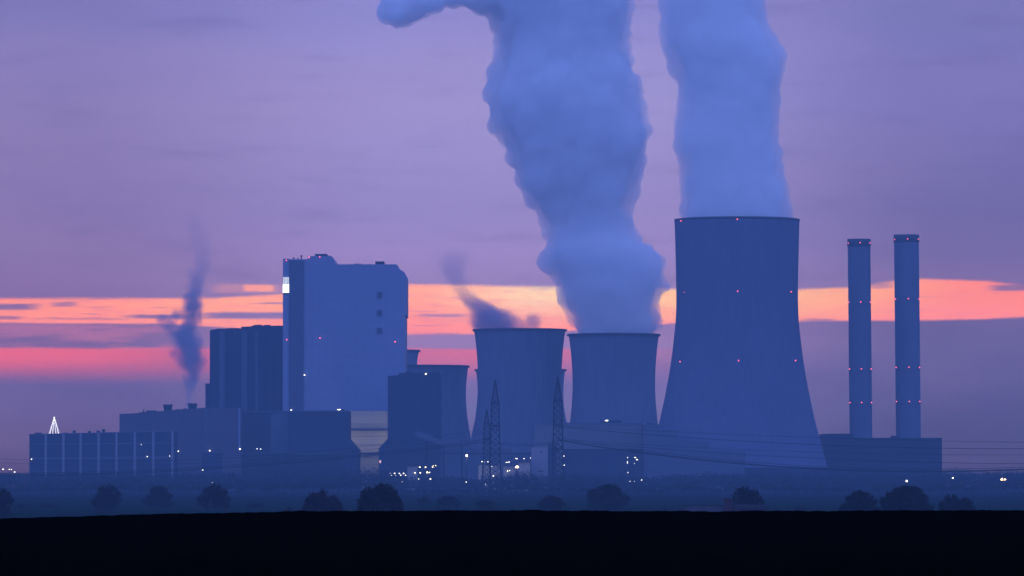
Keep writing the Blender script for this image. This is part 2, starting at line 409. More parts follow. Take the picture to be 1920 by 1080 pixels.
for px, py in [(1275, 414), (1377, 411), (1378, 546), (1480, 547), (1273, 678), (1379, 676), (1488, 676), (1281, 548)]:
    p = P(px, py, 4000); r = float(np.interp(p.z, bzs, brad)) + 0.5
    dx_ = max(-r * 0.985, min(r * 0.985, p.x - bcx)); yy = 4000 - math.sqrt(max(0, r * r - dx_ * dx_))
    q = P(px, py, yy); red_light(bt, (bcx + dx_ * 1.0, yy, q.z), 0.26 if px == 1281 else 0.48)
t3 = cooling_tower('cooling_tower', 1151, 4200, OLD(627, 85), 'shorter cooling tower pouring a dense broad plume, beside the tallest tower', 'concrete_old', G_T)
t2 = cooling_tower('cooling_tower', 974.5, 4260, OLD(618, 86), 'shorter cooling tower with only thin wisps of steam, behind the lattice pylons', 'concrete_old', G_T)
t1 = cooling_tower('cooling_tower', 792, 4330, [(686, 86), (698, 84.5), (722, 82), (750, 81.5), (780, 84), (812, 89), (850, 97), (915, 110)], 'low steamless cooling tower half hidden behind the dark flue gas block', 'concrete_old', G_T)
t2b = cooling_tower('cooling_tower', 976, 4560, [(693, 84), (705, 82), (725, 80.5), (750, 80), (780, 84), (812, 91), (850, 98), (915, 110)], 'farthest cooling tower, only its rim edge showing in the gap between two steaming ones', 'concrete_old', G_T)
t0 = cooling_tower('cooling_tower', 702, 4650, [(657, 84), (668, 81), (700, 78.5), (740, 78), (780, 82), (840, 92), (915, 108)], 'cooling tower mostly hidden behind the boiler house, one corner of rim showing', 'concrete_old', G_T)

# ------------------------------------------------------------------ chimneys
def chimney(cx0, cx1, y0, r_px, rows, label):
    Y = 4150; mpp = Y / F; cx = X(cx0, Y); cb = X(cx1, Y); zt = Z(y0, Y); r = r_px * mpp
    th = Thing('chimney', (cb, Y, 0), label, 'chimney', 'twin chimneys')
    mb = MB(); vs = []; fs = []; n = 48; K = 20
    for i in range(K + 1):
        k = i / K
        for j in range(n):
            a = 2 * math.pi * j / n; vs.append((cb + (cx - cb) * k + r * math.cos(a), Y + r * math.sin(a), -0.4 + (zt + 0.4) * k))
    for i in range(K):
        for j in range(n): fs.append((i * n + j, i * n + (j + 1) % n, (i + 1) * n + (j + 1) % n, (i + 1) * n + j))
    mb.add(vs, fs); th.part('shaft', mb, 'chimney', True)
    th.part('cap', MB().lathe([(r - 0.9, zt - 6), (r + 0.35, zt - 6), (r + 0.35, zt + 0.3), (r - 0.9, zt + 0.3), (r - 0.9, zt - 6)], 48, cx, Y), 'rim', True)
    mb = MB()
    for fx in (-0.35, 0.0, 0.35): mb.lathe([(1.6, zt - 10), (1.6, zt - 0.6), (1.3, zt - 0.6)], 12, cx + fx * r * 1.3, Y, False)
    th.part('flue', mb, 'rim')
    for py in rows:
        z = Z(py, Y); k = z / zt; c = cb + (cx - cb) * k
        th.part('ladder_platform', MB().lathe([(r, z - 1.6), (r + 0.45, z - 1.6), (r + 0.45, z - 1.5), (r, z - 1.5)], 40, c, Y), 'chimney')
        for s_ in (-0.93, 0.02, 0.88):
            yy = Y - math.sqrt(1 - s_ * s_) * (r + 0.5); red_light(th, (c + s_ * (r + 0.4), yy, z), 0.45)
chimney(1611.5, 1615, 449, 21.3, [456, 567, 692, 755], 'slimmer and slightly shorter chimney, nearer the big cooling tower')
chimney(1700.5, 1704, 441, 23.3, [449, 561, 689, 753], 'taller thicker chimney farther from the cooling towers')

# ------------------------------------------------------------------ power station buildings
def outline(pts, Y): return [(X(px, Y), (Z(py, Y) if py is not None else -0.4)) for px, py in pts]
def arc(cx, cy, r, a0, a1, n=6):
    return [(cx + r * math.cos(math.radians(a0 + (a1 - a0) * i / n)), cy - r * math.sin(math.radians(a0 + (a1 - a0) * i / n))) for i in range(n + 1)]
# main boiler house
Yb = 4050
bh = Thing('boiler_house', (X(650, Yb), Yb, 0), 'tallest building, round-cornered boiler house with a brightly lit window strip', 'building')
pts = [(541, None), (541, 486), (577, 486)] + [(578, 483)] + arc(583, 485, 5, 150, 90, 3) + [(590, 480), (612, 480)] + arc(618, 486, 6.5, 90, 0, 5) + [(626, 493), (628, 495.5), (741, 495.5)] \
    + arc(741, 501, 5.5, 90, 10, 4) + arc(748, 519, 13, 80, 0, 6) + [(761, 590), (758.8, 591), (758.8, None)]
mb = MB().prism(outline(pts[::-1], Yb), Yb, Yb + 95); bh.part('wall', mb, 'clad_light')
# left of the front with its shade painted darker, and the glazed stair tower
mb = MB().box(X(541.5, Yb), X(569, Yb), Yb - 1.2, Yb + 0.5, 0, Z(488, Yb)); bh.part('shaded_side', mb, 'clad_mid')
stair = bh.part('stair_tower', MB().box(X(530, Yb), X(541, Yb), Yb - 0.6, Yb + 22, 0, Z(485, Yb)), 'clad_light')
gl = bh.part('lit_window', MB().box(X(530.0, Yb), X(541.6, Yb), Yb - 1.6, Yb - 0.7, Z(549, Yb), Z(533, Yb)), 'window_glow', parent=stair, label='brightest lower pane')
M['window_dim'] = emitter('lit_glass_dim', (0.80, 0.88, 1.0), 1.15)
bh.part('lit_window', MB().box(X(530.4, Yb), X(541.4, Yb), Yb - 1.5, Yb - 0.7, Z(532.9, Yb), Z(520, Yb)), 'window_dim', parent=stair, label='dimmer upper pane behind bars')
for i, py in enumerate([523.5, 526.5, 529, 531.5]):
    z = Z(py, Yb)
    bh.part('window_bar', MB().box(X(530.4 + (i % 2) * 1.5, Yb), X(534.5 + (i % 2), Yb), Yb - 1.8, Yb - 1.52, z - 0.13, z + 0.13), 'steel', parent=stair)
    bh.part('window_bar', MB().box(X(538.3, Yb), X(540.3, Yb), Yb - 1.8, Yb - 1.52, z - 0.22, z + 0.22), 'steel', parent=stair)
bh.part('ledge', MB().box(X(529.6, Yb), X(541.8, Yb), Yb - 1.9, Yb - 0.65, Z(550.6, Yb), Z(549.1, Yb)), 'steel')
mb = MB().box(X(590, Yb), X(611, Yb), Yb + 8, Yb + 40, Z(480.5, Yb), Z(477, Yb)).box(X(589, Yb), X(612, Yb), Yb + 7, Yb + 41, Z(477, Yb), Z(475.3, Yb)); bh.part('roof_penthouse', mb, 'clad_dark')
bh.part('roof_unit', MB().box(X(703, Yb), X(719, Yb), Yb + 8, Yb + 30, Z(496, Yb), Z(490.5, Yb)).box(X(702.4, Yb), X(719.6, Yb), Yb + 7.5, Yb + 30.5, Z(490.5, Yb), Z(489.3, Yb)), 'steel')
bh.part('roof_unit', MB().box(X(663, Yb), X(675, Yb), Yb + 8, Yb + 30, Z(496, Yb), Z(493.6, Yb)), 'steel')
for px, h, w in ((549, 1.5, 1.2), (557, 1.2, 0.8), (563.5, 3.4, 0.8)):
    bh.part('roof_vent', MB().box(X(px, Yb) - w / 2, X(px, Yb) + w / 2, Yb + 10, Yb + 12, Z(486.5, Yb), Z(485.5, Yb) + h).box(X(px, Yb) - w, X(px, Yb) + w, Yb + 9.5, Yb + 12.5, Z(485.5, Yb) + h * 0.75, Z(485.5, Yb) + h), 'clad_dark')
for py in (553, 587, 620):
    mb = MB(); x0, x1 = X(706.5, Yb), X(716, Yb); z = Z(py, Yb)
    mb.box(x0, x1, Yb - 0.5, Yb + 0.3, z - 2.4, z + 2.4)
    for i in range(5): mb.box(x0 - 0.1, x1 + 0.1, Yb - 0.8, Yb - 0.52, z - 2.3 + i * 1.0, z - 2.0 + i * 1.0)
    bh.part('air_louvre', mb, 'clad_mid')
for px, py in ((537, 488), (580, 482.5), (600, 482), (538, 637), (600, 634), (741, 641)):
    p = P(px, py, Yb); red_light(bh, (p.x, Yb - 2.0, p.z), 0.48)
for px, py, w in ((571, 703, 1.0), (546, 769, 1.0)): flood(bh, px, py, Yb - 2, w)
bh.part('sunk_flood_box', MB().box(X(562, Yb), X(570, Yb), Yb - 1.9, Yb - 1.25, Z(706, Yb), Z(704, Yb)), 'clad_mid').name = 'lamp_bracket'

# older boiler blocks
Yo = 4110
ob = Thing('boiler_block', (X(460, Yo), Yo, 0), 'long dark boiler block of uneven roofline left of the boiler house', 'building')
pts = [(393, None), (393, 619), (409, 616), (427, 616), (427, 615), (445, 615), (452, 616), (452, 612.5), (470, 612), (472, 610.5), (530, 610.5), (530, None)]
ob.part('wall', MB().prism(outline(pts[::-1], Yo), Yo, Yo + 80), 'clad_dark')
for a, b, m_ in ((411, 421, 'clad_mid'), (453, 463, 'clad_mid'), (478, 484, 'clad_mid'), (426, 427.4, 'steel'), (496, 497.4, 'steel'), (512, 513.2, 'steel')):
    ob.part('facade_strip', MB().box(X(a, Yo), X(b, Yo), Yo - 0.7, Yo + 0.2, 0, Z(620, Yo)), m_)
ob.part('roof_unit', MB().box(X(475, Yo), X(489, Yo), Yo + 4, Yo + 30, Z(611, Yo), Z(608.6, Yo)), 'steel')
ob.part('roof_unit', MB().box(X(494, Yo), X(505, Yo), Yo + 4, Yo + 30, Z(611, Yo), Z(608.8, Yo)), 'steel')
ob.part('side_annex', MB().box(X(384.5, Yo), X(392.9, Yo), Yo + 3, Yo + 50, -0.4, Z(719, Yo)), 'clad_dark')

# turbine hall
Yt = 3960
tb = Thing('turbine_hall', (X(330, Yt), Yt, 0), 'long turbine hall with two square roof hoods behind the pilastered block', 'building')
pts = [(224, None), (224, 776), (256, 775), (262, 773), (290, 772), (330, 768), (384, 764.5), (452, 764.5), (452, None)]
tb.part('wall', MB().prism(outline(pts[::-1], Yt), Yt, Yt + 60), 'clad_warm')
tb.part('corner_pilaster', MB().box(X(447, Yt), X(450.5, Yt), Yt - 0.9, Yt + 0.2, 0, Z(765, Yt)), 'clad_light')
tb.part('facade_strip', MB().box(X(384, Yt), X(388, Yt), Yt - 0.5, Yt + 0.2, 0, Z(766, Yt)), 'clad_mid')
for x0, x1, y0, y1 in ((304, 321, 758, 770.5), (350.5, 367.5, 756, 768)):
    w = X(x1, Yt) - X(x0, Yt); zt = Z(y0, Yt); zb = Z(y1 + 1, Yt)
    mb = MB().add([(X(x0 + 2, Yt), Yt + 10, zb), (X(x1 - 2, Yt), Yt + 10, zb), (X(x1 - 2, Yt), Yt + 16, zb), (X(x0 + 2, Yt), Yt + 16, zb), (X(x0, Yt), Yt + 9, zt), (X(x1, Yt), Yt + 9, zt), (X(x1, Yt), Yt + 17, zt), (X(x0, Yt), Yt + 17, zt)],
                  [(0, 3, 2, 1), (4, 5, 6, 7), (0, 1, 5, 4), (1, 2, 6, 5), (2, 3, 7, 6), (3, 0, 4, 7)]); tb.part('roof_hood', mb, 'steel')
for x0, x1, y0, y1 in ((273, 292, 769.5, 773), (329, 334, 767, 770), (343, 348, 765.5, 769), (267, 268, 768, 773)):
    tb.part('roof_unit', MB().box(X(x0, Yt), X(x1, Yt), Yt + 6, Yt + 14, Z(y1, Yt), Z(y0, Yt)), 'clad_dark')
for px, py in ((334, 846), (393, 845), (450, 842), (482, 841.5), (489, 842)): flood(tb, px, py, Yt - 2, 0.75 if px > 470 else 1.0, 0.6 if px < 470 else 0.35)

# pilastered block
Yp = 3860
pb = Thing('workshop_block', (X(190, Yp), Yp, 0), 'low block with pale pilasters carrying the lit tree of light strings', 'building')
pts = [(55, None), (55, 815), (327, 808.5), (327, None)]
pb.part('wall', MB().prism(outline(pts[::-1], Yp), Yp, Yp + 40), 'clad_dark')
for px in (56.5, 86, 119, 151.5, 185, 218.5, 253, 287.5, 323.5):
    w = 2.2 if px > 60 else 0.8
    pb.part('pilaster', MB().box(X(px - w, Yp), X(px + w, Yp), Yp - 1.0, Yp + 0.2, 0, Z(815 - 6.5 * (px - 55) / 272, Yp)), 'trim' if px > 60 else 'clad_mid')
for ya, yb in ((834, 831.6), (861.5, 858)):
    pb.part('floor_band', MB().prism([(X(58, Yp), Z(ya, Yp)), (X(321, Yp), Z(ya - 2.2, Yp)), (X(321, Yp), Z(yb - 2.2, Yp)), (X(58, Yp), Z(yb, Yp))], Yp - 0.35, Yp + 0.1), 'clad_mid')
mb = MB()
mb.bar((X(55, Yp) - 0.3, Yp - 0.2, Z(815, Yp)), (X(327, Yp) + 0.3, Yp - 0.2, Z(808.5, Yp)), 0.45); pb.part('parapet', mb, 'clad_mid')
for x0, x1, y0, y1 in ((64, 77, 811, 816), (118, 125, 811, 814), (135.5, 140.5, 807, 814), (164.5, 169, 808, 813), (180, 186, 807.5, 813), (190.5, 195.5, 804.5, 813)):
    pb.part('roof_vent', MB().box(X(x0, Yp), X(x1, Yp), Yp + 4, Yp + 8, Z(y1 + 1, Yp), Z(y0 + 1, Yp)).box(X(x0 - 0.5, Yp), X(x1 + 0.5, Yp), Yp + 3.6, Yp + 8.4, Z(y0 + 1, Yp), Z(y0, Yp)), 'clad_dark')
for px, py, s_ in ((59, 861, 0.6), (265, 833.5, 0.35), (276, 856, 0.45), (318, 855, 0.45)): flood(pb, px, py, Yp - 1.2, s_, s_)
xm = Thing('light_string_tree', (X(101.7, Yp), Yp + 6, Z(813, Yp)), 'glowing cone of white light strings, a Christmas tree on the block roof', 'christmas tree')
ap = P(101.7, 782.5, Yp + 6); mb = MB(); br = (X(111.5, Yp) - X(92, Yp)) / 2; zb = Z(813, Yp)
xm.part('mast', MB().bar((ap.x, ap.y, zb - 0.4), ap, 0.12, 0.08, 8), 'steel')
for i in range(10):
    a = 2 * math.pi * (i + 0.25) / 10
    q = Vector((ap.x + br * math.cos(a), ap.y + br * math.sin(a), zb)); s0 = Vector((ap.x + 0.35 * math.cos(a), ap.y + 0.35 * math.sin(a), ap.z - 0.6)); mb = MB()
    for k in range(22):
        c = s0.lerp(q, (k + 0.5) / 22); mb.lathe([(0.05, c.z - 0.17), (0.17, c.z), (0.05, c.z + 0.17)], 5, c.x, c.y, True)
    mb.bar(s0, q, 0.05); xm.part('light_string', mb, 'string_light')
xm.part('top_light', MB().lathe([(0.2, ap.z - 0.5), (0.6, ap.z), (0.2, ap.z + 0.5)], 8, ap.x, ap.y, True), 'string_light')

# service block and flue gas blocks
Ys = 3990
sb = Thing('service_block', (X(495, Ys), Ys, 0), 'dark low block in front of the old boiler block', 'building')
sb.part('wall', MB().box(X(452.5, Ys), X(541, Ys), Ys, Ys + 55, -0.4, Z(771, Ys)), 'clad_dark')
sb.part('parapet', MB().box(X(452.3, Ys), X(541.1, Ys), Ys - 0.5, Ys - 0.02, Z(773, Ys), Z(770.5, Ys)), 'clad_mid')
Ya = 3930
ra = Thing('silo_block', (X(525, Ya), Ya, 0), 'paler block with a rounded roof corner before the dark service block', 'building')
ra.part('wall', MB().prism(outline(([(508, None), (508, 780)] + arc(514, 781, 6, 170, 90, 4) + [(540.5, 774), (540.5, None)])[::-1], Ya), Ya, Ya + 40), 'clad_mid')
ra.part('door', MB().box(X(513, Ya), X(519, Ya), Ya - 0.3, Ya + 0.1, 0, 6), 'clad_dark')
Yv = 3860
sv = Thing('storage_shed', (X(435, Yv), Yv, 0), 'small pale violet shed with a rounded roof edge low before the turbine hall', 'building')
sv.part('wall', MB().prism(outline(([(417, None), (417, 853)] + arc(423, 854, 6, 170, 95, 3) + [(452, 846), (452, None)])[::-1], Yv), Yv, Yv + 20), 'clad_warm')
sv.part('door', MB().box(X(428, Yv), X(434, Yv), Yv - 0.3, Yv + 0.1, 0, 5), 'clad_dark')
sd = Thing('low_shed', (X(397, Yv), Yv, 0), 'low dark shed just left of the pale violet rounded shed', 'building')
sd.part('wall', MB().box(X(379, Yv), X(416, Yv), Yv + 1, Yv + 18, -0.4, Z(848, Yv)), 'clad_dark'); sd.part('roof_edge', MB().box(X(378.6, Yv), X(416.3, Yv), Yv + 0.6, Yv + 0.98, Z(849, Yv), Z(847.4, Yv)), 'clad_mid')
sh = Thing('long_shed', (X(560, Yv), Yv, 0), 'long low dark shed running below the dark flaring block', 'building')
sh.part('wall', MB().box(X(453, Yv), X(640, Yv), Yv + 4, Yv + 24, -0.4, Z(850, Yv)), 'tower_dark'); sh.part('roof_edge', MB().box(X(452.8, Yv), X(640.3, Yv), Yv + 3.5, Yv + 3.98, Z(851, Yv), Z(849.3, Yv)), 'clad_mid')
Yg = 3900
ga = Thing('flue_gas_block', (X(605, Yg), Yg, 0), 'dark block flaring outwards low down, left of the lit passage', 'building')
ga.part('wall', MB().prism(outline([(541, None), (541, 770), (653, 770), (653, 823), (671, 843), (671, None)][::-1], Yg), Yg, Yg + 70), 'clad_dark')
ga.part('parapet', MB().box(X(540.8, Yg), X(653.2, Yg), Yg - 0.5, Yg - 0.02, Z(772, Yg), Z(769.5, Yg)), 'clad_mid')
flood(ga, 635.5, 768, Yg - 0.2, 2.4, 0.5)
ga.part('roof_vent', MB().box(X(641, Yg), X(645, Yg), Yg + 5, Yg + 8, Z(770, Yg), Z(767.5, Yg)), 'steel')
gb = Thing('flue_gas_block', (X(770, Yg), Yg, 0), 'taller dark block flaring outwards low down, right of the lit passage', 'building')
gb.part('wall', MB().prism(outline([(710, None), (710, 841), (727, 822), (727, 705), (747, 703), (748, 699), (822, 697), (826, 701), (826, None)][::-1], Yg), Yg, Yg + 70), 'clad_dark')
gb.part('roof_edge', MB().box(X(747.6, Yg), X(822, Yg), Yg - 0.4, Yg - 0.02, Z(700, Yg), Z(698.6, Yg)), 'clad_mid')
flood(gb, 798.5, 701, Yg - 0.6, 1.2, 0.6)
gb.part('ventilation_box', MB().box(X(760, Yg), X(772, Yg), Yg + 6, Yg + 20, Z(699, Yg), Z(695.5, Yg)), 'clad_dark')
# wall at the end of the passage
Yl = 4000
lw = Thing('passage_wall', (X(690, Yl), Yl, 0), 'beige floodlit wall seen in the gap between the two flaring blocks', 'building')
lw.part('wall', MB().box(X(640, Yl), X(745, Yl), Yl, Yl + 30, -0.4, Z(770.5, Yl)), 'clad_beige')
for py, h in ((805.5, 2.0), (850, 1.7)): lw.part('pipe_bridge', MB().box(X(648, Yl), X(735, Yl), Yl - 4, Yl - 0.6, Z(py + h, Yl), Z(py - h, Yl)), 'clad_dark')
for py in (795, 818, 834): lw.part('sheet_seam', MB().box(X(648, Yl), X(735, Yl), Yl - 0.25, Yl - 0.01, Z(py + 0.5, Yl), Z(py - 0.5, Yl)), 'clad_mid')
for px_, sg in ((645, 1), (735, -1)):
    fl = D.lights.new('passage_light', 'AREA'); fl.energy = 3300; fl.shape = 'RECTANGLE'; fl.size = 5; fl.size_y = 26; fl.color = (1.0, 0.90, 0.76)
    fo = D.objects.new('passage_light', fl); C.objects.link(fo); fo.parent = lw.o
    fo.location = Vector((X(px_, Yl), Yl - 20, 40)) - lw.loc; fo.rotation_euler = (math.radians(90), 0, math.radians(-22 * sg))

# sloping conveyor gallery right of the flue gas block
Yc_ = 3880
cg = Thing('conveyor_gallery', (X(825, Yc_), Yc_, 0), 'pale sloping conveyor gallery running down beside the dark flue gas block', 'conveyor')
cg.part('gallery', MB().prism(outline([(779, 808), (796, 812), (826, 824), (876, 827), (878, 836), (826, 834), (796, 824), (779, 818)][::-1], Yc_), Yc_ - 6, Yc_ - 1), 'clad_mid')
for px, py in ((800, 826), (832, 835), (866, 836)): cg.part('trestle', MB().bar((X(px, Yc_), Yc_ - 3, -0.4), (X(px, Yc_), Yc_ - 3, Z(py, Yc_)), 0.6), 'steel')
Yd = 3900
cs = Thing('coal_store', (X(850, Yd), Yd, 0), 'wide low hall with a stepped roof under the conveyor gallery', 'building')
cs.part('wall', MB().prism(outline([(826.5, None), (826.5, 846), (848, 840), (900, 842), (960, 840), (960, 848), (1001, 848), (1001, None)][::-1], Yd), Yd, Yd + 45), 'clad_mid')
cs.part('roof_edge', MB().box(X(826.6, Yd), X(1001.2, Yd), Yd - 0.5, Yd - 0.02, Z(851, Yd), Z(849, Yd)), 'clad_dark')

# blocks under the steaming towers
Ye = 3880
e1 = Thing('switchgear_building', (X(1100, Ye), Ye, 0), 'long pale-walled building standing before the two steaming shorter towers', 'building')
e1.part('wall', MB().prism(outline([(1003, None), (1003, 793), (1030, 792), (1204, 793), (1204, None)][::-1], Ye), Ye, Ye + 50), 'clad_pale')
e1.part('parapet', MB().box(X(1002.6, Ye), X(1204.4, Ye), Ye - 0.5, Ye - 0.02, Z(795.5, Ye), Z(793.2, Ye)), 'clad_mid')
flood(e1, 1137.5, 788.5, Ye + 2, 2.2, 0.6); e1.part('roof_unit', MB().box(X(1125, Ye), X(1165, Ye), Ye + 2.2, Ye + 14, Z(794, Ye), Z(788, Ye)), 'clad_dark')
Yf = 3850
e2 = Thing('pump_house', (X(1130, Yf), Yf, 0), 'dark-walled hall in front of the long pale building', 'building')
e2.part('wall', MB().box(X(1058, Yf), X(1206, Yf), Yf, Yf + 25, -0.4, Z(843, Yf)), 'clad_dark')
e2.part('roof_edge', MB().box(X(1057.6, Yf), X(1206.4, Yf), Yf - 0.5, Yf - 0.02, Z(844, Yf), Z(842, Yf)), 'steel')
Yh = 3830
e3 = Thing('pale_kiosk', (X(1011, Yh), Yh, 0), 'small bright pale block at the foot of the pylon', 'building')
e3.o.name = 'transformer_house'
e3.part('wall', MB().box(X(996, Yh), X(1027, Yh), Yh, Yh + 14, -0.4, Z(839, Yh)), 'trim')
e3.part('window', MB().box(X(1013, Yh), X(1017, Yh), Yh - 0.25, Yh + 0.05, Z(849, Yh), Z(846.5, Yh)), 'clad_mid')
e3.part('gate', MB().box(X(1009, Yh), X(1019, Yh), Yh - 0.25, Yh + 0.05, Z(885, Yh), Z(882, Yh)), 'clad_dark')
e4 = Thing('stair_block', (X(1036, Yh), Yh, 0), 'narrow dark block wedged between the pale kiosk and the pylon', 'building')
e4.part('wall', MB().box(X(1027.6, Yh), X(1043, Yh), Yh + 2, Yh + 16, -0.4, Z(832, Yh)), 'clad_dark')
e4.part('roof_edge', MB().box(X(1027.3, Yh), X(1043.3, Yh), Yh + 1.6, Yh + 1.98, Z(833, Yh), Z(831.4, Yh)), 'steel')
e5 = Thing('filter_building', (X(1240, Yf), Yf, 0), 'dark stepped building against the left foot of the tallest cooling tower', 'building')
e5.part('wall', MB().prism(outline([(1206.6, None), (1206.6, 796), (1236, 796), (1236, 806), (1272, 806), (1272, 824), (1330, 828), (1330, 843), (1398, 846), (1398, None)][::-1], Yf), Yf + 2, Yf + 40), 'clad_mid')
e5.part('roof_unit', MB().box(X(1212, Yf), X(1228, Yf), Yf + 8, Yf + 16, Z(797, Yf), Z(793, Yf)), 'clad_dark')
Yi = 3800
e6 = Thing('storage_hall', (X(1480, Yi), Yi, 0), 'long low hall before the right foot of the tallest cooling tower', 'building')
e6.part('wall', MB().box(X(1400, Yi), X(1566, Yi), Yi, Yi + 25, -0.4, Z(877, Yi)), 'clad_dark')
e6.part('roof', MB().prism(outline([(1398, 877), (1483, 874), (1568, 877)][::-1], Yi), Yi - 1, Yi + 26), 'clad_mid')

# chimney base building
Yk = 4060
cb_ = Thing('desulphurisation_building', (X(1655, Yk), Yk, 0), 'dark flat block that the twin chimneys rise from', 'building')
cb_.part('wall', MB().prism(outline([(1545, None), (1545, 813.5), (1598, 813), (1600, 821.5), (1766, 821.5), (1766, None)][::-1], Yk), Yk, Yk + 65), 'tower_dark')
cb_.part('parapet', MB().box(X(1600, Yk), X(1766.3, Yk), Yk - 0.5, Yk - 0.02, Z(823.5, Yk), Z(821, Yk)), 'steel')
cb_.part('roof_unit', MB().box(X(1673, Yk), X(1685, Yk), Yk + 8, Yk + 20, Z(822, Yk), Z(817, Yk)), 'clad_dark')

# ------------------------------------------------------------------ lattice pylons
def pylon(px, pytop, Y, arms, wbase_px, label):
    cx = X(px, Y); zt = Z(pytop, Y); wb = wbase_px * Y / F / 2
    th = Thing('lattice_pylon', (cx, Y, 0), label, 'pylon', 'lattice pylons')
    z1 = Z(arms[0], Y); wt = wb * 0.62
    def w(z): return wb + (wt - wb) * z / z1 if z < z1 else wt * max(0.04, 1 - (z - z1) / (zt - z1)) + 0.05
    zs = [-0.4] + list(np.linspace(4, z1, 14)) + list(np.linspace(z1, zt, 6))[1:]
    cor = [(-1, -1), (1, -1), (1, 1), (-1, 1)]
    for c in cor:
        mb = MB()
        for a, b in zip(zs[:-1], zs[1:]): mb.bar((cx + c[0] * w(a), Y + c[1] * w(a), a), (cx + c[0] * w(b), Y + c[1] * w(b), b), 0.34)
        th.part('leg', mb, 'steel')
    mb = MB()
    for a, b in zip(zs[:-1], zs[1:]):
        for i in range(4):
            c, d = cor[i], cor[(i + 1) % 4]
            mb.bar((cx + c[0] * w(a), Y + c[1] * w(a), a), (cx + d[0] * w(b), Y + d[1] * w(b), b), 0.19)
            mb.bar((cx + d[0] * w(a), Y + d[1] * w(a), a), (cx + c[0] * w(b), Y + c[1] * w(b), b), 0.19)
            mb.bar((cx + c[0] * w(b), Y + c[1] * w(b), b), (cx + d[0] * w(b), Y + d[1] * w(b), b), 0.13)
    th.part('bracing', mb, 'steel')
    for k, ay in enumerate(arms):
        z = Z(ay, Y); L = 11 + 3 * k; mb = MB(); hw = w(z) + 0.7
        for s_ in (-1, 1):
            tip = (cx + s_ * 0.9, Y + s_ * L, z)
            for c in (-1, 1):
                mb.bar((cx + c * hw, Y, z), tip, 0.24); mb.bar((cx + c * w(z), Y + s_ * w(z), z + 2.2), tip, 0.16)
        mb.bar((cx - hw, Y, z), (cx + hw, Y, z), 0.3)
        arm = th.part('cross_arm', mb, 'steel')
        for s_ in (-1, 1): th.part('insulator', MB().bar((cx + s_ * 0.9, Y + s_ * L, z - 3.2), (cx + s_ * 0.9, Y + s_ * L, z), 0.18, n=6), 'steel', parent=arm)
pylon(928.5, 713, 3150, [757, 799], 22, 'tallest of the two pylons standing close together before the wispy cooling tower')
pylon(912.5, 768, 3400, [795, 824], 16, 'smaller pylon tucked just beside the taller one')
pylon(1046, 707, 3050, [752, 797, 842], 23, 'lone lattice pylon standing beside the pale kiosk')

# conductors
def wire(ctrl, r, label, grp):
    """ctrl: (photo x, photo y, distance); a smooth hanging run through the points"""
    c = np.array(ctrl, float); xs = np.linspace(c[0, 0], c[-1, 0], 60)
    cy_ = np.polyfit(c[:, 0], c[:, 1], min(2, len(c) - 1)); ys = np.polyval(cy_, xs); Ys_ = np.interp(xs, c[:, 0], c[:, 2])
    mb = MB().tube([P(a, b, d) for a, b, d in zip(xs, ys, Ys_)], r, 5)
    o = mb.build('power_line', M['wire']); tag(o, label, 'power line', grp); return o
L_ = 'dark conductor of the lower bundle left of the close pylon pair'
for k, (dy_, r) in enumerate(((0, 0.16), (2.2, 0.16), (-3, 0.12))):
    wire([(-160, 890 + dy_, 2500), (330, 880 + dy_, 2800), (620, 861 + dy_, 3000), (912, 826 + dy_, 3200)], r, ('middle', 'lowest', 'topmost')[k] + ' ' + L_, 'conductors left of the pylons')
L_ = 'thin conductor high over the low buildings left of the pylon pair'
for dy_ in (0, 7): wire([(-160, 850 + dy_, 2500), (330, 862 + dy_, 2800), (620, 845 + dy_, 3000), (928, 801 + dy_, 3150)], 0.07, ('upper ' if dy_ == 0 else 'lower ') + L_, 'upper conductors left of the pylons')
L_ = 'dark conductor in the low sagging bundle below the chimney block'
for k, (dy_, r) in enumerate(((0, 0.19), (1.6, 0.19), (-3.5, 0.13))):
    wire([(1046, 826 + dy_, 3050), (1210, 846 + dy_, 3000), (1440, 872 + dy_, 2900), (1680, 885 + dy_, 2800), (1860, 881 + dy_, 2700), (2080, 868 + dy_, 2600)], r, ('middle', 'lowest', 'topmost')[k] + ' ' + L_, 'low conductors right of the pylons')
L_ = 'thin conductor crossing the open sky right of the chimney block'
for k, (y1, y2, y3, y4, r) in enumerate(((798, 820, 823, 830, 0.10), (799, 832, 839, 839, 0.15), (822, 846, 853, 850, 0.09), (824, 856, 867, 868, 0.12))):
    wire([(1046, y1, 3050), (1440, y2, 2950), (1765, y3, 2800), (1920, y4, 2750), (2080, y4 + 2, 2700)], r, ('topmost', 'second', 'third', 'lowest')[k] + ' ' + L_, 'upper conductors right of the pylons')
L_ = 'slack conductor looping between the pylons before the wispy cooling tower'
for dy_ in (0, 3): wire([(912.5, 826 + dy_, 3400), (980, 833 + dy_, 3200), (1046, 826 + dy_, 3050)], 0.13, ('upper ' if dy_ == 0 else 'lower ') + L_, 'conductors between the pylons')

